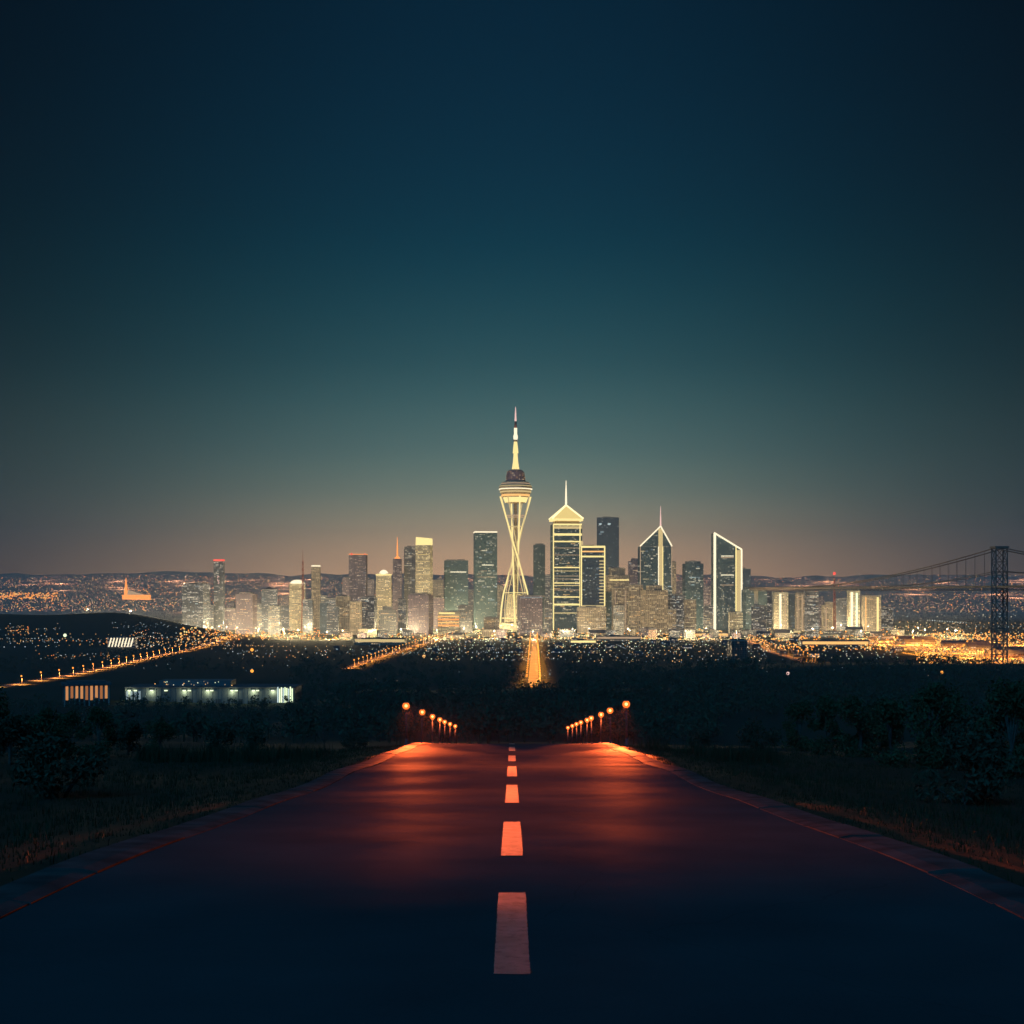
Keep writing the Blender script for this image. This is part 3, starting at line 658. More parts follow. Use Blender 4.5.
for i in range(8):
    th = -math.pi/2+(i-3.5)*.33; mb = MB(); r0, r1 = 10.8*k, 7.5*k
    mb.tube([(r0*math.cos(th), r0*math.sin(th), zy(621)), (r1*math.cos(th), r1*math.sin(th), zy(595))], k*.4, 5); mb.build('lobby_rib', E_yels, t)
mb = MB(); mb.lathe([(17*k, -1), (17*k, zy(624)), (16*k, zy(623))], 28); mb.build('podium', FM['bright'], t)
mb = MB(); mb.lathe([(9.4*k, zy(502)), (13.6*k, zy(495)), (15.2*k, zy(492)), (15.8*k, zy(489)), (16.7*k, zy(487.5)), (16.7*k, zy(486)), (15.6*k, zy(484)), (14*k, zy(482)), (13.6*k, zy(481)), (10.4*k, zy(480.2))], 36); pod = mb.build('observation_pod', M_pod, t)
for y0, y1, r, m in ((501.5, 496.5, 11.6, E_yel), (495.5, 493.2, 14.4, E_amb), (491.6, 490.2, 15.9, E_yels), (488.6, 487.6, 17.0, E_white), (485.6, 484.8, 16.4, E_yels), (483, 482.2, 14.8, E_dimw)):
    mb = MB(); mb.lathe([(r*k*(.93 if y0 > 496 else 1), zy(y0)), (r*k*(1.1 if y0 > 496 else 1), zy(y1))], 36); mb.build('window_ring', m, pod)
mb = MB(); mb.lathe([(10*k, zy(480.1)), (9.8*k, zy(476.5)), (8.8*k, zy(471)), (7.2*k, zy(469)), (4.3*k, zy(468))], 28); up = mb.build('upper_pod', M_plum, t)
for i in range(34):
    th = R.uniform(math.pi, 2*math.pi); y = R.choice((478.5, 476.5, 474.5, 472.5, 470.5)); r = lerp(8.8, 10, (y-470)/10)*k+1
    o = link('window', WIN[R.choice('wydda')], up); o.location = (r*math.cos(th), r*math.sin(th), zy(y)); o.rotation_euler = (0, 0, th+math.pi/2); o.scale = (k*.6, 3, k*.6)
ant = None
for (prof, m) in (([(3.9, 468), (3.3, 465), (2.6, 460), (2.0, 452)], E_yel), ([(2.9, 451.6), (2.6, 448), (1.7, 440)], E_yel), ([(2.4, 439.4), (2.4, 438.2)], M_pod), ([(2.0, 437.6), (2.3, 434.5), (1.6, 432), (1.6, 426)], E_white), ([(1.3, 425.8), (1.0, 419.2)], M_rust), ([(1.1, 419), (.7, 411), (.25, 404.5)], E_pink)):
    mb = MB(); mb.lathe([(r*k, zy(y)) for r, y in prof], 12)
    ant = mb.build('antenna_section', m, t, True)

# lattice masts
def lattice(mb, w0, w1, h, n, r):
    for s1 in (-1, 1):
        for s2 in (-1, 1): mb.tube([(s1*w0/2, s2*w0/2, -1), (s1*w1/2, s2*w1/2, h)], r, 5)
    for i in range(n):
        z0, z1 = h*i/n, h*(i+1)/n; a, b = lerp(w0, w1, i/n)/2, lerp(w0, w1, (i+1)/n)/2
        for (q0, q1) in (((-1, -1), (1, -1)), ((1, -1), (1, 1)), ((1, 1), (-1, 1)), ((-1, 1), (-1, -1))):
            mb.tube([(q0[0]*a, q0[1]*a, z0), (q1[0]*b, q1[1]*b, z1)], r*.6, 4); mb.tube([(q1[0]*a, q1[1]*a, z0), (q0[0]*b, q0[1]*b, z1)], r*.6, 4)
            mb.tube([(q0[0]*b, q0[1]*b, z1), (q1[0]*b, q1[1]*b, z1)], r*.6, 4)
for x, yt, D, m, lb, red in ((302.8, 553, 4850, M_rust, 'tall dark lattice antenna without light beside the domed pale tower', False), (834.4, 573.5, 4700, M_rust, 'slender lattice mast with a red light at its top, right of centre', True)):
    k = D/F; h = EYE-(yt-YH)*k; t = thing('lattice_mast', lb, 'mast', ((x-CX)*k, D, 0)); foot.append(((x-CX)*k, D, 12))
    mb = MB(); lattice(mb, 2.6*k, 1.0*k, h*.9, 12, .8); mb.build('lattice', m, t)
    mb = MB(); mb.lathe([(.3*k, h*.9), (.12*k, h+3*k)], 8); mb.build('antenna', m, t)
    mb = MB(); mb.lathe([(1.2*k, h*.78), (1.2*k, h*.78+.8*k)], 10); mb.build('platform', m, t)
    if red:
        mb = MB(); mb.ball((0, 0, h), 1.5*k, 8, 6); mb.build('beacon', E_red, t)

# suspension bridge
M_bridge = noisy('bridge_steel', (.20, .14, .11), (.27, .20, .15), .1, .6)
P0 = at(999.5, 586.5, 2507); P1 = at(752, 590, 4650); dirv = (P1-P0); Lb = dirv.length; du = dirv.normalized(); nrm = Vector((du.y, -du.x, 0))*9
t = thing('suspension_bridge', 'dark suspension bridge with a lattice tower, crossing the lights at far right', 'bridge', (P0.x, P0.y, 0), math.atan2(du.y, du.x))
# local frame: +x runs along the deck away from the viewer
dz = P0.z
mb = MB(); x_a, x_b = -1500, Lb
mb.zbox(x_a, x_b, -10, 10, dz-2.2, dz+.2)
for s in (-1, 1): mb.zbox(x_a, x_b, s*10-.5, s*10+.5, dz+.2, dz+1.6)
mb.build('deck', M_bridge, t)
mb = MB()
n = 110
for i in range(n):
    xa, xb = lerp(x_a, x_b, i/n), lerp(x_a, x_b, (i+1)/n)
    for s in (-9, 9):
        mb.tube([(xa, s, dz-2.2), ((xa+xb)/2, s, dz-6.5), (xb, s, dz-2.2)], .45, 4)
for s in (-9, 9): mb.tube([(x_a, s, dz-6.5), (x_b, s, dz-6.5)], .6, 4)
mb.build('deck_truss', M_bridge, t)
ht = at(999, 548, 2507).z; wT = 11.5*2507/F
tw = MB()
for s1 in (-1, 1):
    for s2 in (-1, 1): tw.zbox(s1*wT/2-.9, s1*wT/2+.9, s2*wT/2-.9, s2*wT/2+.9, -2, ht)
lattice(tw, wT, wT, ht-1, 9, 1.15)
two = tw.build('bridge_tower', M_bridge, t)
mb = MB(); mb.zbox(-wT/2-2.5, wT/2+2.5, -wT/2-2.5, wT/2+2.5, ht, ht+3); mb.build('saddle', M_bridge, two)
mb = MB(); mb.zbox(-wT*.9, wT*.9, -wT*.9, wT*.9, -3, 5); mb.build('pier_base', M_conc, two)
def cable_z(u, top, sag_end, low):      # parabola from the tower to mid span
    q = min(1, u/sag_end); return low+(top-low)*(1-q)**2
for s, top in ((-1, ht), (1, ht), (-1, dz+27), (1, dz+27)):
    low = dz+4 if top == ht else dz+3
    pts = [(u, s*wT/2*.9 if top == ht else s*8, cable_z(u, top, 1500 if top == ht else 700, low)) for u in [i*50 for i in range(0, 44)]]
    mb = MB(); mb.tube(pts, 1.1 if top == ht else .7, 5); mb.build('main_cable', M_bridge, t)
    pts = [(-u, s*wT/2*.9 if top == ht else s*8, cable_z(u, top, 1100, low)) for u in [i*50 for i in range(0, 22)]]
    mb = MB(); mb.tube(pts, 1.1 if top == ht else .7, 5); mb.build('main_cable', M_bridge, t)
for i in range(1, 26):
    for s in (-1, 1):
        u = i*48; mb = MB(); mb.tube([(u, s*wT/2*.9, dz+.3), (u, s*wT/2*.9, cable_z(u, ht, 1500, dz+4))], .28, 4); mb.build('hanger', M_bridge, t)
for u in (2080,):
    mb = MB(); mb.zbox(u-1.5, u+1.5, -6, 6, -2, dz-2.2); mb.build('pier', M_conc, t)
for u in range(-300, 2200, 90):
    mb = MB(); mb.ball((u, -10.5, dz+4), 1.0+u/2500, 6, 4); mb.build('deck_lamp', E_dimw if u % 180 else E_org, t)

# ------------------------------------------------------------------ low buildings
def low_block(x, D, w, d, h, style, label, group, yaw=0, nw=6, mix='yad', roof='flat', name='low_building'):
    t = thing(name, label, 'building', ((x-CX)/F*D, D, ground_z((x-CX)/F*D, D)), yaw, group); foot.append((t.location.x, D, w*.6))
    mb = MB(); mb.zbox(-w/2, w/2, -d/2, d/2, -3, h); mb.build('wall', FM[style], t)
    mb = MB()
    if roof == 'flat':
        mb.zbox(-w/2-.5, w/2+.5, -d/2-.5, d/2+.5, h+.02, h+.9); mb.zbox(-w*.2, w*.05, -d*.2, d*.2, h+.9, h+3)
    else:
        mb.add([(-w/2-1, -d/2-1, h), (w/2+1, -d/2-1, h), (w/2+1, d/2+1, h), (-w/2-1, d/2+1, h), (-w/2-1, 0, h+d*.3), (w/2+1, 0, h+d*.3)], [(0, 1, 5, 4), (2, 3, 4, 5), (1, 2, 5), (3, 0, 4), (3, 2, 1, 0)])
    mb.build('roof', M_roof, t)
    s = D/F
    for i in range(nw):
        o = link('window', WIN[R.choice(mix)], t); o.location = (R.uniform(-.45, .45)*w, -d/2-.1, R.uniform(.3, .85)*h); o.scale = (s*R.uniform(.6, 1.1), 1.2, min(s*.7, h*.3))
    return t
styles = ['beige', 'grey', 'purple', 'brown', 'bright', 'slate']
n = 0
for i in range(400):
    x = R.uniform(170, 900); D = R.uniform(4125, 4330)
    X = (x-CX)/F*D; w = R.uniform(18, 60)
    if any(abs(X-fx) < w*.6+fr+2 and abs(D-fy) < 45 for fx, fy, fr in foot) or abs(X-62) < 40 or abs(X+215) < 35 or (X < -550): continue
    low_block(x, D, w, R.uniform(16, 30), R.uniform(8, 24), R.choice(styles), 'low city block with lit windows among the lights at the feet of the towers', 'low blocks at the feet of the towers', R.uniform(-.3, .3), R.randint(5, 12), 'yyawwd', R.choice(['flat', 'flat', 'hip']))
    n += 1
    if n >= 42: break
n = 0
for i in range(400):
    x = R.uniform(300, 900); D = R.uniform(2900, 3900); X = (x-CX)/F*D; w = R.uniform(10, 24)
    if any(abs(X-fx) < w*.6+fr+2 and abs(D-fy) < 40 for fx, fy, fr in foot) or abs(X-48) < 30 or abs(X+250) < 45: continue
    low_block(x, D, w, R.uniform(9, 14), R.uniform(4, 8), R.choice(['grey', 'brown', 'slate']), 'small dark house with one or two lit windows on the plain before the city', 'small houses on the dark plain', R.uniform(-.5, .5), R.randint(1, 3), 'ycwbd', 'hip', 'house')
    n += 1
    if n >= 36: break
# long lit halls
def hall(x0, x1, y1, hpx, label, strips, style='beige', yaw=0):
    D = EYE/(y1-YH)*F; k = D/F; w = (x1-x0)*k
    t = low_block((x0+x1)/2, D, w, 30, hpx*k, style, label, None, yaw, 8, 'ywa', 'flat', 'long_hall')
    for (zf, hf, m) in strips:
        mb = MB(); mb.zbox(-w*.48, w*.48, -15.9, -15.1, zf*hpx*k, (zf+hf)*hpx*k); mb.build('lit_front', m, t)
    return t
hall(355, 406, 644.5, 6, 'long low hall with a pale lit front left of the central avenue', [(.45, .45, E_yels)])
hall(570, 596, 644, 4, 'short low hall with a bright front right of the central avenue', [(.4, .5, E_yel)])
hall(596, 640, 641, 5, 'long hall with a warm lit band, right behind the short bright hall', [(.5, .35, E_dimw)])
hall(800, 868, 646, 5.5, 'very long low hall with a glowing amber front at right', [(.35, .5, E_amb)])
hall(690, 728, 637, 4, 'low hall glowing amber at the foot of the slanted outline tower', [(.4, .45, E_amb)])
hall(770, 800, 634, 4, 'low hall with a yellow front under the pale slabs', [(.4, .45, E_yels)])
hall(880, 912, 640, 4, 'dim low hall between the pale slabs and the lit yard', [(.5, .3, E_dimw)], 'slate')
# building with slanted bright stripes
D = EYE/(649-YH)*F; k = D/F
t = low_block(122.5, D, 27*k, 24, 10*k, 'slate', 'low building with a row of slanted bright white fins, left plain', None, 0, 2, 'd', name='stadium')
for i in range(8):
    xx = (i-3.5)*3.1*k; mb = MB(); mb.tube([(xx-1.2*k, -13.2, .8*k), (xx+1.2*k, -13.2, 9.6*k)], k*.62, 6); mb.build('lit_fin', E_white, t)
# pavilion with orange lit bays
D = 1690; k = D/F; zg = ground_z((86-CX)*k, D)
t = thing('pavilion', 'flat roofed pavilion with a row of tall bays lit orange from inside, far left', 'building', ((86-CX)*k, D, zg), math.radians(20)); foot.append((t.location.x, D, 40))
w, d, h = 52, 34, 24
mb = MB(); mb.zbox(-w/2, w/2, -d/2+4, d/2, -4, h); mb.build('wall', M_dark, t)
mb = MB(); mb.zbox(-w/2-2, w/2+2, -d/2-2, d/2+2, h+.05, h+2.4); mb.zbox(-w*.42, w*.42, -d*.3, d*.42, h+2.4, h+4.4); mb.build('roof', M_roof, t)
for i in range(10):
    mb = MB(); xx = lerp(-w/2+1, w/2-1, i/9); mb.zbox(xx-.7, xx+.7, -d/2, -d/2+1.4, -4, h); mb.build('column', M_conc, t)
E_bay = emit('pavilion_glow', (1, .42, .15), .62); E_bay2 = emit('pavilion_dim_glow', (1, .36, .12), .38)
for i in range(9):
    xx = lerp(-w/2+1, w/2-1, (i+.5)/9); mb = MB(); mb.zbox(xx-1.5, xx+1.5, -d/2+3.5, -d/2+3.9, h*.25+R.uniform(0, 3), h-1.0); mb.build('lit_bay', [E_bay, E_bay2, E_bay][i % 3], t)
# long works building with pale green lamps
D = 1764; k = D/F; zg = ground_z((215-CX)*k, D)
t = thing('works_hall', 'long dark works hall with pale green wall lamps and roof lights, left plain', 'building', ((215-CX)*k, D, zg), 0); foot.append((t.location.x, D, 115))
w, d, h = 166*k, 60, 15*k
mb = MB(); mb.zbox(-w/2, w/2, -d/2, d/2, -4, h); mb.zbox(-w*.33, w*.1, -d*.1, d/2-1, h, h+6*k)
for i in range(34): mb.zbox(lerp(-w/2, w/2, i/33)-.25, lerp(-w/2, w/2, i/33)+.25, -d/2-.45, -d/2, -3, h-.2)
mb.build('wall', noisy('pale_works_cladding', (.12, .13, .13), (.18, .19, .19), .06, .6), t)
mb = MB(); mb.zbox(-w/2-1, w/2+1, -d/2-1, d/2+1, h+.05, h+1.2); mb.build('roof', M_roof, t)
for xx in (-62, -24, 10, 38, 66):
    mb = MB(); mb.zbox(xx-3, xx+3, -d/2-.3, -d/2-.02, -3, 5.2); mb.build('roller_door', M_dark, t)
wash = light_data('wall_lamp_light', 'POINT', (.9, 1, .58), 260, .6)
for i, x in enumerate((136, 142, 158, 172, 190, 195, 213, 217, 237, 241, 258, 262, 277)):
    xx = (x-215)*k; mb = MB(); mb.zbox(xx-1.5*k, xx+1.5*k, -d/2-2.0, -d/2-.6, h-3.0*k, h-1.9*k); l = mb.build('wall_lamp', E_teal, t)
    if i % 2 == 0:
        q = link('wall_lamp_glow', wash, t); q.location = (xx, -d/2-4, h-4.2*k)
for i in range(9):
    xx = (282-215+i*1.75)*k; mb = MB(); mb.zbox(xx-.5*k, xx+.5*k, -d/2-1.4, -d/2-.5, 1, h+R.uniform(-1, 1.5)*k); mb.build('lit_bay', E_teal if i % 3 else E_cool, t)
for i in range(4):
    xx = (134+i*4-215)*k; mb = MB(); mb.zbox(xx-1*k, xx+1*k, -d/2-1.2, -d/2-.5, h*.25, h*.8); mb.build('lit_bay', E_dimb, t)
for i in range(28):
    mb = MB(); mb.octa((R.uniform(-.36, .12)*w, R.uniform(-.35, .0)*d, h+1.2+R.uniform(1, 6)*k*.8), k*R.uniform(.4, .7)); mb.build('roof_light', R.choice([E_teal, E_white, E_dimw, E_amb]), t)
# hall and spire on the far slope, floodlight put in as glowing surfaces
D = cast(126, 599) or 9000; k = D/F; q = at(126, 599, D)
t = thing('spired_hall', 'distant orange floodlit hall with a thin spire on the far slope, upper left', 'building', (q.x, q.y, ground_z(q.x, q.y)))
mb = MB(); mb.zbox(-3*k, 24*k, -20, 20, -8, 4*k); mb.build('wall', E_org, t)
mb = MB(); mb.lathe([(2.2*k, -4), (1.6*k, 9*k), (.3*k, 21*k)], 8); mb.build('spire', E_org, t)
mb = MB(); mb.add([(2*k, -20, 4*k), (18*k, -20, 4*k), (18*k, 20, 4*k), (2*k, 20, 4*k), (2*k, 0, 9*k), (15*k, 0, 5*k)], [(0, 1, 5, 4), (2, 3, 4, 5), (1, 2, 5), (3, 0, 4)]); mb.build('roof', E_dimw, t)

# ------------------------------------------------------------------ far roads and their lamps
def flat_road(name, pts, w, mat, dz=.05):
    mb = MB(); o = 0
    P = [Vector(p) for p in pts]; fine = []
    for p0, p1 in zip(P, P[1:]):
        n = max(1, int((p1-p0).length/40))
        for i in range(n): fine.append(p0.lerp(p1, i/n))
    fine.append(P[-1])
    for i, p in enumerate(fine):
        d = (fine[min(i+1, len(fine)-1)]-fine[max(i-1, 0)]).normalized(); q = Vector((-d.y, d.x, 0))
        for s in (1, -1):
            e = p+q*(s*w/2); mb.v.append((e.x, e.y, max(ground_z(e.x, e.y), ground_z(p.x, p.y))+dz))
    for i in range(len(fine)-1):
        a = 2*i; mb.f.append((a+1, a, a+2, a+3)[::-1]); mb.m.append(0)
    return mb.build(name, mat, kind='structure'), fine
M_far = noisy('far_asphalt', (.10, .095, .09), (.16, .15, .14), .03, .8)
def gp(x, y):
    D = EYE/(y-YH)*F; return Vector(((x-CX)/F*D, D, 0))
roads = {
 'avenue': ([gp(533.5, 688), gp(534, 665), gp(535, 637)], 15),
 'left_road': ([gp(-60, 690), gp(0, 685), gp(60, 677), gp(100, 668.5), gp(160, 655), gp(230, 643), gp(300, 636), gp(360, 632)], 20),
 'side_road': ([gp(345, 669), gp(385, 655), gp(425, 643), gp(450, 637)], 20),
 'cross_road': ([gp(195, 641), gp(420, 638.6), gp(640, 639), gp(880, 642)], 22),
 'right_road': ([gp(812, 668), gp(800, 660), gp(765, 650), gp(745, 640)], 22),
}
proto = {}
def far_lamp(x, y, rz, kind, label, group, cat='street lamp'):
    if kind not in proto:
        emat, col, inten, size, hh = {'org': (E_hoto, (1, .32, .045), 10000, 1.3, 14), 'amb': (E_hoto, (1, .34, .07), 12000, 1.4, 12), 'mast': (E_hot, (1, .78, .42), 58000, 2.2, 22), 'yard': (E_hoto, (1, .36, .05), 60000, 2.2, 26), 'district': (E_dimw, (1, .48, .26), 120000, 2.2, 70)}[kind]
        t = thing('street_lamp' if kind in ('org', 'amb') else 'mast_lamp', label, cat, (0, 0, 0), 0, group)
        mb = MB(); mb.lathe([(.22, -1), (.12, hh)], 6); mb.tube([(0, 0, hh-.1), (0, -1.2, hh+.5), (0, -2.4, hh+.6)], .12, 5); mb.build('pole', M_steel, t)
        mb = MB(); mb.ball((0, -2.6, hh+.7), size, 8, 5); mb.build('lamp_head', emat, t)
        ld = light_data(kind+'_light', 'POINT' if kind == 'mast' else 'SPOT', col, inten, 1.5)
        if ld.type == 'SPOT': ld.spot_size = math.radians({'district': 166, 'yard': 172}.get(kind, 150)); ld.spot_blend = .15 if kind == 'yard' else .6
        q = link('lamp_light', ld, t); q.location = (0, -2.6, hh-2.2)
        t.location = (x, y, ground_z(x, y)); t.rotation_euler = (0, 0, rz); t['label'] = label; proto[kind] = t; return t
    c = dup(proto[kind], (x, y, ground_z(x, y)), rz, label); c['group'] = group; c['category'] = cat; return c
for rn, (pts, w) in roads.items():
    o, fine = flat_road('far_road' if rn != 'avenue' else 'avenue', pts, w, M_far)
    if rn == 'avenue':
        for s in (-1, 1):
            for i in range(36):
                Y = lerp(1990, 4150, i/35)
                far_lamp(lerp(30, 64, i/35)+s*9.5, Y, 0 if s > 0 else math.pi, 'org', '%s orange lamp along the %s side of the bright central avenue' % (ORD[i], 'left' if s < 0 else 'right'), 'lamps along the central avenue')
    else:
        tot = sum((b-a).length for a, b in zip(fine, fine[1:])); n = {'cross_road': 50, 'left_road': 46, 'side_road': 32, 'right_road': 24}[rn]
        acc = 0; j = 0
        for i in range(n):
            want = tot*(i+.5)/n
            while acc+(fine[j+1]-fine[j]).length < want: acc += (fine[j+1]-fine[j]).length; j += 1
            p = fine[j].lerp(fine[j+1], (want-acc)/(fine[j+1]-fine[j]).length)
            nm = {'cross_road': 'street running across in front of the towers', 'left_road': 'long lamp-lined road on the left plain', 'side_road': 'short lit road left of the avenue', 'right_road': 'short lit road at right'}[rn]
            far_lamp(p.x+w/2+2, p.y, 0, 'amb' if rn == 'left_road' else 'org', '%s orange lamp along the %s' % (ORD[i], nm), 'lamps of the '+nm)
# big lit yard at right
yx0, yx1, yy0, yy1 = 905, 1330, 2620, 3900
mb = MB(); nx, ny = 10, 20
for j in range(ny+1):
    for i in range(nx+1):
        X, Y = lerp(yx0, yx1, i/nx), lerp(yy0, yy1, j/ny); mb.v.append((X, Y, max(ground_z(X, Y), 0)+.25))
for j in range(ny):
    for i in range(nx): a = j*(nx+1)+i; mb.f.append((a, a+1, a+nx+2, a+nx+1)); mb.m.append(0)
mb.build('yard_paving', noisy('yard_concrete', (.16, .15, .13), (.34, .32, .28), .02, .8), kind='structure')
for i in range(36):
    X = lerp(yx0+15, yx1-30, (i % 6)/5)+R.uniform(-25, 25); Y = lerp(yy0+40, yy1-40, (i//6)/5)+R.uniform(-60, 60)
    far_lamp(X, Y, R.uniform(0, 6), 'yard', 'tall lamp over the orange lit yard at far right', 'lamps over the orange yard', 'lamp')
sheds = ['nearest long low shed in the orange yard', 'second long shed in the orange yard from the front', 'third shed of the orange yard', 'fourth shed of the orange yard', 'fifth shed of the orange yard', 'sixth shed of the orange yard, far end', 'seventh shed of the orange yard, at the back']
for i, lb in enumerate(sheds):
    Y = lerp(yy0+90, yy1-60, i/6); X = R.uniform(yx0+90, yx0+200)
    low_block(CX+X/Y*F, Y, R.uniform(70, 120), 26, R.uniform(6, 9), R.choice(['beige', 'brown', 'grey']), lb, None, R.uniform(-.1, .1), 5, 'aay', 'hip', 'shed')
# lamps standing among the towers (they light the facades and the haze)
n = 0
for i in range(4000):
    X = R.uniform(-1230, 1330); Y = R.choice((R.uniform(4020, 4330), R.uniform(4330, 5000), R.uniform(5000, 5800)))
    if any(abs(X-fx) < fr+22 and abs(Y-fy) < fr+22 for fx, fy, fr in foot): continue
    if any(abs(X-q[0])+abs(Y-q[1]) < 78 for q in far_lamp.__dict__.setdefault('done', [])): continue
    far_lamp.done.append((X, Y))
    far_lamp(X, Y, R.uniform(0, 6), 'mast', 'tall warm lamp standing among the feet of the skyline towers', 'lamps among the towers', 'lamp'); n += 1
    if n >= 125: break
for i in range(100):  # added at random to light the far slope and its haze
    X = R.uniform(-5200, 5600); Y = R.triangular(7400, 13900, 13000)
    far_lamp(X, Y, 0, 'district', 'added lamp lighting the hazy slope behind the skyline', 'added lamps over the far districts', 'lamp')
# single lamps in the dark plain
for x, y, m, lb in ((252, 653, E_hoto, 'single bright orange lamp in the plain above the works hall'), (252, 675, E_hoto, 'single orange lamp at the right roof end of the works hall'), (942, 677, E_hoto, 'single orange lamp in the dark trees at far right'),
                    (65, 639, E_teal, 'large greenish white lamp on the left plain'), (788, 678, E_pink, 'small pink lamp in the dark trees at right'), (424, 660, E_amb, 'single amber lamp left of the central avenue')):
    D = cast(x, y) or 2500; k = D/F; q = at(x, y+4/k*1.0, D); X = (x-CX)*k
    t = thing('street_lamp', lb, 'street lamp', (X, D, ground_z(X, D)))
    h = max(4.0, EYE-(y-YH)*k-ground_z(X, D)+4)
    mb = MB(); mb.lathe([(.25, -1), (.14, h)], 6); mb.build('pole', M_steel, t)
    mb = MB(); mb.ball((0, 0, h+1.4*k), 1.7*k, 10, 6); mb.build('lamp_head', m, t)

# ------------------------------------------------------------------ city lights nobody could count
GL = [E_white, E_yel, E_amb, E_org, E_dimw, E_dimb, E_cool, E_teal, E_pink, E_hot, E_hoto, emit('lit_faint_amber', (1, .42, .2), .42), emit('lit_faint_rose', (1, .40, .26), .75)]
def lights(name, regs, strings=()):
    mb = MB()
    for (x0, x1, y0, y1, n, idx, s0, s1, sk) in regs:
        for i in range(n):
            x = R.uniform(x0, x1); y = lerp(y0, y1, R.random()**sk)
            D = cast(x, y, 1300)
            if not D or D > 14500: continue
            k = D/F; r = k*.5*R.uniform(s0, s1); q = at(x, y, D); mb.mi = R.choice(idx)
            mb.octa((q.x, q.y, ground_z(q.x, q.y)+r*.7+1.5), r, r*.8)
    for (x0, x1, y0, y1, n, idx, s0, s1) in strings:        # streets: strings of lamps with one colour each
        for i in range(n):
            x = R.uniform(x0, x1); y = R.uniform(y0, y1); D = cast(x, y, 1300)
            if not D: continue
            X = (x-CX)/F*D; th = R.choice((0, 0, .2, -.2, 1.57, 1.4)); mb.mi = R.choice(idx); st = R.uniform(14, 34)*D/3500
            for j in range(R.randint(5, 16)):
                xx, yy = X+math.cos(th)*st*j, D+math.sin(th)*st*j; r = yy/F*.5*R.uniform(s0, s1); mb.octa((xx, yy, ground_z(xx, yy)+r*.7+2), r, r*.8)
    o = mb.build(name, GL, kind='stuff'); return o
W_, Y_, A_, O_, DW, DB, C_, TL, PK, H_, HO, FA, FR = range(13)
far = [FA, FA, FR, FR, FR, O_, DW, A_, A_]
lights('far_city_lights', [(-20, 1044, 575.5, 612, 2600, far, .8, 1.4, .9), (-20, 1044, 574.5, 586, 1300, [FA, FR, FA, DW, FR], .8, 1.5, .8), (-20, 300, 576, 600, 800, far, .7, 1.3, .9), (-20, 260, 600, 612, 620, far+[A_, DW, O_], .8, 1.6, 1), (0, 58, 593.5, 600, 190, [A_, O_, HO, O_], 1.0, 2.0, 1), (122, 152, 588, 600, 60, [A_, O_], .7, 1.3, 1),
      (860, 1044, 594, 613, 520, far+[A_, DW], .7, 1.3, 1), (270, 480, 585, 615, 300, far, .6, 1.2, 1)])
lights('plain_city_lights', [(0, 60, 624, 645, 40, [DB, C_, A_, DW], .6, 1.1, 1), (5, 32, 627, 636, 40, [A_, O_, DW], .7, 1.2, 1), (0, 110, 639, 643.5, 60, [DW, C_, A_, DB], .6, 1.2, 1), (110, 190, 624, 630, 40, [DB, DW, C_], .6, 1, 1),
      (135, 240, 634, 650, 170, [DW, A_, W_, C_, A_, FA], .7, 1.5, 1), (180, 430, 629, 641, 480, [A_, Y_, A_, O_, HO, HO], .9, 2.2, 1), (38, 120, 654, 661, 50, [A_, O_, DW, C_], .6, 1.1, 1), (225, 330, 649, 659, 60, [A_, W_, C_, O_, DB], .6, 1.3, 1), (330, 430, 646, 656, 60, [DW, C_, DB, A_], .6, 1.1, 1),
      (420, 770, 624, 641, 900, [Y_, A_, A_, DW, H_, Y_, HO, H_], .9, 2.5, 1), (425, 530, 640, 662, 260, [C_, DB, A_, TL, DW], .7, 1.4, 1.3), (542, 770, 640, 664, 420, [C_, DB, A_, TL, DW, W_, A_], .7, 1.4, 1.4),
      (640, 720, 626, 636, 90, [Y_, H_, A_], .8, 1.6, 1), (770, 895, 630, 652, 380, [A_, Y_, HO, O_, HO, DW], .9, 2.3, 1), (820, 900, 645, 660, 60, [C_, DB, TL, W_], .6, 1.1, 1), (880, 1034, 614, 636, 110, [DB, C_, DW, W_, A_], .6, 1.2, 1), (915, 1034, 634, 665, 800, [HO, O_, HO, HO, A_, Y_], 1.0, 2.5, 1),
      (300, 1000, 660, 690, 46, [C_, DB, DW, DB], .5, .9, 1), (0, 300, 650, 672, 40, [DB, C_, DW, A_], .5, .9, 1), (515, 524, 664, 688, 16, [DB, C_], .5, .9, 1), (543, 553, 670, 688, 16, [DB, C_], .5, .9, 1)],
      [(0, 240, 632, 650, 22, [DW, A_, DB, C_, O_], .7, 1.2), (180, 900, 626, 640, 60, [Y_, A_, W_, HO, H_], .8, 1.6), (330, 780, 641, 662, 30, [C_, DB, DW, TL], .6, 1.1), (770, 1000, 622, 655, 34, [A_, O_, DW, C_, Y_], .7, 1.4), (912, 1020, 636, 663, 26, [HO, O_, HO, Y_], 1.0, 1.9)])

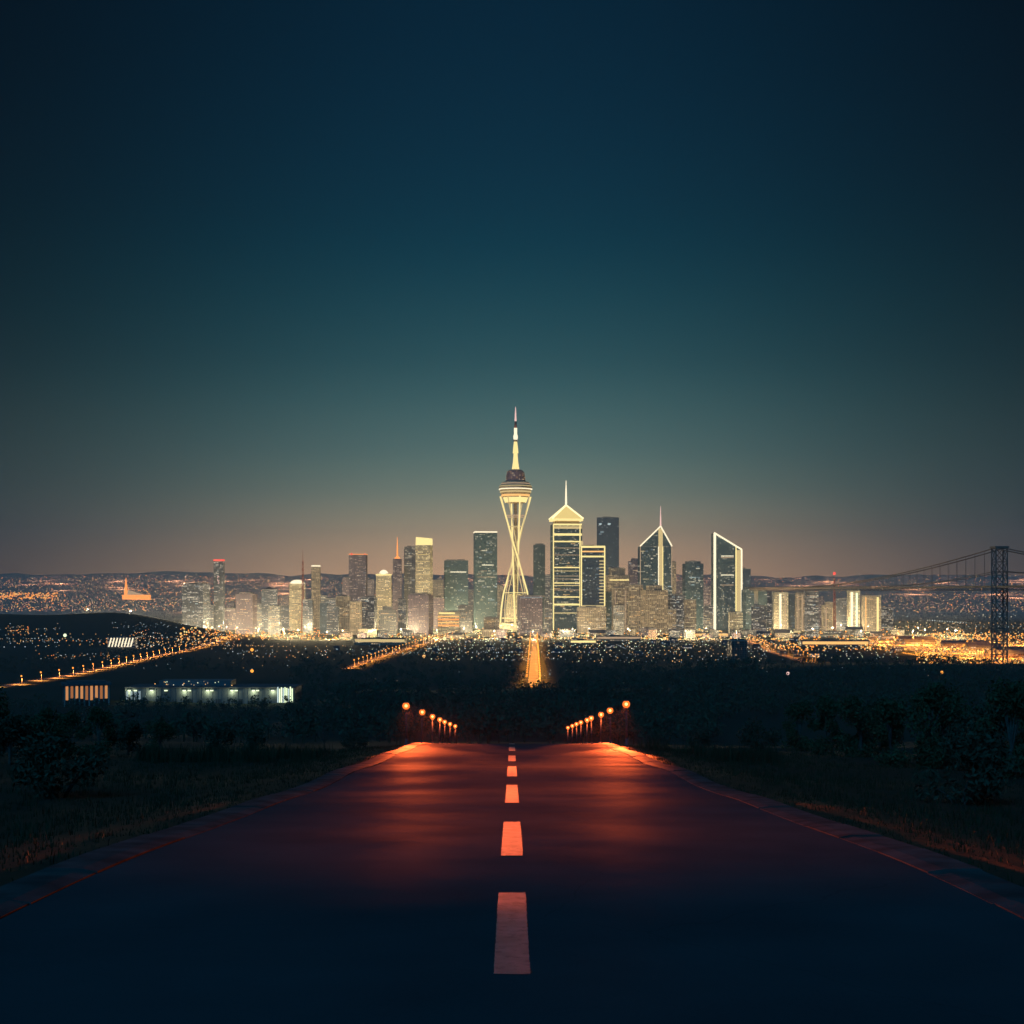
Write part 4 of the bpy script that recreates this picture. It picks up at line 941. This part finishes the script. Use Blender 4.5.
# ------------------------------------------------------------------ vegetation
def leaf_mat(name, c1, c2):
    m, nt, p = new_mat(name); L = nt.links
    g = N(nt, 'ShaderNodeNewGeometry'); L.new(mix_col(nt, g.outputs['Random Per Island'], c1+(1,), c2+(1,)), p.inputs['Base Color'])
    p.inputs['Roughness'].default_value = .7; p.inputs['Specular IOR Level'].default_value = .2; return m
M_leaf = leaf_mat('leaves', (.035, .05, .02), (.09, .11, .045)); M_leaf2 = leaf_mat('dull_leaves', (.04, .045, .022), (.10, .09, .05))
M_bark = noisy('bark', (.07, .05, .04), (.13, .10, .075), 3, .9, .5, 12)
M_grass = leaf_mat('dry_grass_blades', (.014, .03, .012), (.034, .055, .022))
def leafq(mb, c, s, rr):
    a = Vector((rr.gauss(0, 1), rr.gauss(0, 1), rr.gauss(0, .7))).normalized(); b = a.orthogonal().normalized()
    b.rotate(Matrix.Rotation(rr.uniform(0, 6.28), 3, a)); c = Vector(c); l = s*rr.uniform(.7, 1.3); w = l*.45; d = a.cross(b)
    mb.add([c-b*l*.5, c+d*w*.5, c+b*l*.5+a*l*.12, c-d*w*.5], [(0, 1, 2, 3)])
def crown(h, r, n, s, rr, lumps=9, base=.35):
    mb = MB(); cs = []
    for i in range(lumps):
        th = rr.uniform(0, 6.28); z = rr.uniform(base, .92); q = r*(.65*math.sin(math.pi*min(1, (z-base)/(1-base)*.8+.15)))
        cs.append((q*math.cos(th)*rr.uniform(.4, 1.1), q*math.sin(th)*rr.uniform(.4, 1.1), z*h, r*rr.uniform(.28, .5)))
    for i in range(n):
        c = rr.choice(cs); d = Vector((rr.gauss(0, 1), rr.gauss(0, 1), rr.gauss(0, .8))).normalized()*c[3]*rr.random()**.4
        leafq(mb, (c[0]+d.x, c[1]+d.y, c[2]+d.z), s, rr)
    return mb, cs
protos = []
for i, (h, r, n) in enumerate(((5.2, 2.4, 3400), (4.2, 2.3, 3000), (6.0, 2.7, 3800))):
    rr = random.Random(40+i); mb, cs = crown(h, r, n, .30, rr, 13, .04)
    cm = mb.mesh('crown', M_leaf if i != 1 else M_leaf2)
    mb = MB(); mb.tube([(0, 0, -.4), (.1, .05, h*.3), (.0, .1, h*.65)], [.16, .12, .05], 8)
    for c in cs[:8]: mb.tube([(.05, .05, h*rr.uniform(.18, .4)), ((c[0])*.5, c[1]*.5, c[2]*.75), c[:3]], [.07, .05, .02], 5)
    protos.append((cm, mb.mesh('trunk', M_bark)))
shr = []
for i in range(2):
    rr = random.Random(60+i); mb, cs = crown(1.9, 1.7, 1500, .2, rr, 8, .1); cm = mb.mesh('crown', M_leaf2)
    mb = MB()
    for c in cs: mb.tube([(0, 0, -.2), (c[0]*.5, c[1]*.5, c[2]*.5), c[:3]], [.05, .035, .01], 5)
    shr.append((cm, mb.mesh('stem', M_bark)))
def plant(pr, name, stem, px, D, s, label, cat, group):
    X = (px-CX)/F*D; t = thing(name, label, cat, (X, D, ground_z(X, D)-.05), R.uniform(0, 6), group); t.scale = (s, s, s*R.uniform(.9, 1.1))
    link('crown', pr[0], t); link(stem, pr[1], t); return t
GR, GL_ = 'dark trees on the slope right of the road', 'dark trees on the slope left of the road'
for i, (px, D, s) in enumerate(((1010, 74, .85), (965, 80, .78), (930, 92, .95), (890, 88, .74), (985, 105, 1.15), (860, 105, .86), (825, 112, .8), (1060, 90, 1.1), (945, 122, 1.25), (800, 128, .85), (880, 130, 1.15), (1030, 120, 1.3))):
    lab = ['dark leafy tree low on the right slope, near the right frame edge', 'second dark tree from the right frame edge, close to the viewer', 'rounded dark tree in the right slope thicket, below the single orange lamp', 'low dark tree at the front of the right thicket, left part',
           'taller dark tree behind the two nearest at the right edge', 'dark tree in the middle of the right thicket, left of the rounded one', 'dark tree near the left end of the right thicket', 'dark tree cut by the right frame edge', 'tallest dark tree at the back of the right thicket',
           'leftmost dark tree of the right thicket, over the pale grass', 'dark tree at the back of the right thicket, left of the tallest', 'dark tree at the back beside the right frame edge'][i]
    plant(protos[i % 3], 'broadleaf_tree', 'trunk', px, D, s, lab, 'tree', GR)
for i, (px, D, s) in enumerate(((10, 84, .7), (52, 90, .62), (98, 96, .60), (128, 104, .58), (-20, 98, 1.0), (70, 112, .70), (30, 118, .9), (160, 118, .62))):
    lab = ['dark leafy tree at the left frame edge below the pavilion, nearest', 'second dark tree from the left frame edge, under the pavilion', 'dark tree under the right end of the orange lit pavilion', 'dark tree at the right end of the left thicket front', 'dark tree cut by the left frame edge',
           'dark tree at the back of the left thicket, centre', 'dark tree at the back of the left thicket, near the edge', 'small dark tree, rightmost of the left thicket, above the reddish grass'][i]
    plant(protos[(i+1) % 3], 'broadleaf_tree', 'trunk', px, D, s, lab, 'tree', GL_)
for i, (px, D, s, lb) in enumerate(((250, 118, 1.0, 'low dark shrub behind the reddish grass, left of the bare sapling'), (355, 118, .8, 'low dark shrub right of the bare sapling, left slope'), (700, 122, .9, 'low dark shrub behind the pale grass right of the lamps'), (760, 112, 1.2, 'broad dark shrub between the pale grass and the right thicket'),
     (215, 128, 1.3, 'broad dark shrub behind the left end of the reddish grass'), (60, 52, 1.2, 'dark shrub on the lower left slope, away from the kerb'), (960, 50, 1.3, 'dark shrub on the lower right slope, away from the kerb'))):
    plant(shr[i % 2], 'shrub', 'stem', px, D, s, lb, 'shrub', 'low shrubs on the verges')
# bare sapling
D = 112; X = (325-CX)/F*D
t = thing('bare_tree', 'thin leafless sapling on the left slope beyond the kerb', 'tree', (X, D, ground_z(X, D)))
rr = random.Random(5); mb = MB(); mb.tube([(0, 0, -.3), (-.1, 0, 1.2), (-.25, .1, 2.6), (-.3, .1, 3.6)], [.07, .05, .03, .01], 6); mb.build('trunk', M_bark, t)
mb = MB()
for i in range(26):
    z = rr.uniform(.8, 3.0); d = Vector((rr.gauss(0, 1), rr.gauss(0, 1), 0)).normalized()*rr.uniform(.4, 1.1); p0 = Vector((-.09*z, .03*z, z))
    p1 = p0+d*.5+Vector((0, 0, .4)); p2 = p0+d+Vector((0, 0, 1.0)); mb.tube([p0, p1, p2], [.02, .014, .005], 4)
    mb.tube([p1, p1+Vector((rr.gauss(0, .3), rr.gauss(0, .3), .45))], [.01, .004], 3)
mb.build('branches', M_bark, t)
# verge grass
mb = MB(); rr = random.Random(9)
def tuft(X, Y, h, n, sp):
    z = ground_z(X, Y)-.03
    for i in range(n):
        a = rr.uniform(0, 6.28); x, y = X+rr.gauss(0, sp), Y+rr.gauss(0, sp); hh = h*rr.uniform(.5, 1.2); l = hh*rr.uniform(.1, .5); w = .012+.01*h
        dx, dy = math.cos(a), math.sin(a)
        mb.add([(x-dy*w, y+dx*w, z), (x+dy*w, y-dx*w, z), (x+dx*l*.4+dy*w*.6, y+dy*l*.4-dx*w*.6, z+hh*.6), (x+dx*l*.4-dy*w*.6, y+dy*l*.4+dx*w*.6, z+hh*.6), (x+dx*l, y+dy*l, z+hh)], [(0, 1, 2, 3), (3, 2, 4)])
for i in range(9000):
    s = rr.choice((-1, 1)); Y = rr.uniform(12, 112); ex = abs(rr.gauss(0, 9)); X = s*(HW+1.15+ex); tuft(X, Y, rr.uniform(.12, .35)*(.45+.55*sm(0, 5, ex)), 7, .14)
for (x0, x1, D0, D1, n) in ((140, 275, 84, 96, 520), (700, 775, 86, 96, 360), (275, 330, 90, 100, 90), (640, 700, 96, 104, 60)):
    for i in range(n):
        D = rr.uniform(D0, D1); px = rr.uniform(x0, x1); tuft((px-CX)/F*D, D, rr.uniform(.5, 1.1), 8, .2)
mb.build('verge_grass', M_grass, kind='stuff')
# woods on the slopes below, one mass
mb = MB(); rr = random.Random(11); cnt = 0
def wood(x0, x1, y0, y1, n, size):
    for i in range(n):
        px = rr.uniform(x0, x1); y = rr.uniform(y0, y1); D = cast(px, y, 600)
        if not D or D > 3300: continue
        X = (px-CX)/F*D
        if abs(X-CX*0) < 0: continue
        if any(abs(X-fx) < fr+8 and -45 < D-fy < 40 for fx, fy, fr in foot): continue
        if 1950 < D < 4300 and abs(X-45) < 26: continue
        if abs(X-(-270)) < 30 and D > 2480: continue
        h = size*rr.uniform(.6, 1.25); r = h*rr.uniform(.38, .6); z = ground_z(X, D)
        mb.tube([(X, D, z-1), (X, D, z+h*.5)], [h*.03, h*.015], 4)
        for j in range(34):
            d = Vector((rr.gauss(0, 1), rr.gauss(0, 1), rr.gauss(0, .8))).normalized()*rr.random()**.4
            leafq(mb, (X+d.x*r, D+d.y*r, z+h*.6+d.z*h*.42), h*.24, rr)
wood(290, 530, 672, 745, 700, 13); wood(530, 720, 672, 745, 600, 13); wood(690, 1060, 664, 720, 900, 13); wood(560, 760, 660, 690, 260, 12)
wood(-30, 300, 702, 745, 500, 11); wood(300, 520, 655, 672, 160, 11); wood(0, 60, 660, 676, 50, 10); wood(150, 330, 660, 674, 80, 10)
mb.build('distant_wood', leaf_mat('wood_leaves', (.03, .042, .02), (.07, .085, .04)), kind='stuff')

# ------------------------------------------------------------------ air
mb = MB(); mb.zbox(-15500, 15500, -400, 15500, -8, 800)
hz = mb.build('haze', None, kind='stuff')
m = bpy.data.materials.new('night_haze'); m.use_nodes = True; nt = m.node_tree; nt.nodes.clear()
out = N(nt, 'ShaderNodeOutputMaterial'); pv = N(nt, 'ShaderNodeVolumePrincipled'); pv.inputs['Color'].default_value = (.92, .94, .96, 1); pv.inputs['Density'].default_value = 4.6e-5
pv.inputs['Anisotropy'].default_value = 0.0
nt.links.new(pv.outputs[0], out.inputs['Volume']); hz.data.materials.clear(); hz.data.materials.append(m)

# ------------------------------------------------------------------ sky, blue fill light, camera
w = bpy.data.worlds.new('World'); scene.world = w; w.use_nodes = True; nt = w.node_tree; L = nt.links; bg = nt.nodes['Background']
SUN_EL, SUN_ROT = math.radians(-4), math.radians(0)
sky = N(nt, 'ShaderNodeTexSky'); sky.sky_type = 'NISHITA'; sky.sun_disc = False; sky.sun_elevation = SUN_EL; sky.sun_rotation = SUN_ROT; sky.altitude = 100
tc = N(nt, 'ShaderNodeTexCoord'); sp = N(nt, 'ShaderNodeSeparateXYZ'); L.new(tc.outputs['Generated'], sp.inputs[0])
# light pollution: a dome of warm light over the city fading to deep blue-green overhead
def make_ramp(stops):
    ramp = N(nt, 'ShaderNodeValToRGB'); cr = ramp.color_ramp; cr.interpolation = 'B_SPLINE'
    cr.elements[0].position = 0; cr.elements[0].color = stops[0][1]+(1,); cr.elements[1].position = 1; cr.elements[1].color = stops[-1][1]+(1,)
    for p_, c_ in stops[1:-1]:
        e = cr.elements.new(p_); e.color = c_+(1,)
    L.new(math_n(nt, 'MAXIMUM', sp.outputs[2], 0.0), ramp.inputs[0]); return ramp.outputs[0]
cool = make_ramp([(0.0, (.30, .20, .17)), (.022, (.20, .165, .175)), (.05, (.045, .13, .15)), (.10, (.016, .107, .127)), (.16, (.002, .066, .090)), (.26, (0, .025, .052)), (.38, (0, .0140, .0325)), (.6, (0, .010, .025)), (1.0, (0, .008, .02))])
warm = make_ramp([(0.0, (.66, .32, .09)), (.03, (.58, .31, .10)), (.05, (.33, .215, .085)), (.07, (.14, .115, .05)), (.10, (.05, .05, .03)), (.16, (.012, .012, .006)), (.24, (0, 0, 0)), (1.0, (0, 0, 0))])
# falls off away from the city's bearing (+Y)
az = math_n(nt, 'ARCTAN2', sp.outputs[0], sp.outputs[1])
def bell(width, lo):
    g = math_n(nt, 'POWER', 2.718, math_n(nt, 'MULTIPLY', math_n(nt, 'POWER', math_n(nt, 'ABSOLUTE', math_n(nt, 'DIVIDE', az, width)), 2.0), -1.0))
    return math_n(nt, 'ADD', math_n(nt, 'MULTIPLY', g, 1-lo), lo)
def scaled(col, fac):
    n = N(nt, 'ShaderNodeVectorMath'); n.operation = 'SCALE'; L.new(col, n.inputs[0]); L.new(fac, n.inputs['Scale']); return n
c_ = scaled(cool, bell(.285, .06)); w_ = scaled(warm, bell(.2, 0.0))
sc = N(nt, 'ShaderNodeVectorMath'); sc.operation = 'ADD'; L.new(c_.outputs[0], sc.inputs[0]); L.new(w_.outputs[0], sc.inputs[1])
sk2 = N(nt, 'ShaderNodeVectorMath'); sk2.operation = 'SCALE'; L.new(sky.outputs[0], sk2.inputs[0]); sk2.inputs['Scale'].default_value = .012
ad = N(nt, 'ShaderNodeVectorMath'); ad.operation = 'ADD'; L.new(sc.outputs[0], ad.inputs[0]); L.new(sk2.outputs[0], ad.inputs[1])
L.new(ad.outputs[0], bg.inputs['Color']); bg.inputs['Strength'].default_value = 1.0
sl = bpy.data.lights.new('blue_fill', 'SUN'); sl.energy = .9; sl.angle = math.radians(20); sl.color = (.02, .42, 1)  # added blue fill from behind the camera, lifts the dark ground
so = link('blue_fill', sl); so.rotation_euler = (math.radians(50), 0, math.radians(-25))

cd = bpy.data.cameras.new('camera'); cam = link('camera', cd); cam.location = (0, 0, EYE); cam.rotation_euler = (math.pi/2, 0, 0)
cd.sensor_width = 36; cd.lens = 36*F/1024; cd.shift_y = (YH-512)/1024; cd.clip_start = .5; cd.clip_end = 60000
scene.camera = cam
scene.view_settings.view_transform = 'Standard'; scene.view_settings.look = 'None'; scene.view_settings.exposure = 0; scene.view_settings.gamma = 1
c = scene.cycles
c.use_denoising = True; c.max_bounces = 4; c.diffuse_bounces = 1; c.glossy_bounces = 1; c.transmission_bounces = 1; c.volume_bounces = 0; c.transparent_max_bounces = 4
c.sample_clamp_indirect = 1.0; c.sample_clamp_direct = 0; c.use_light_tree = True; c.caustics_reflective = False; c.caustics_refractive = False
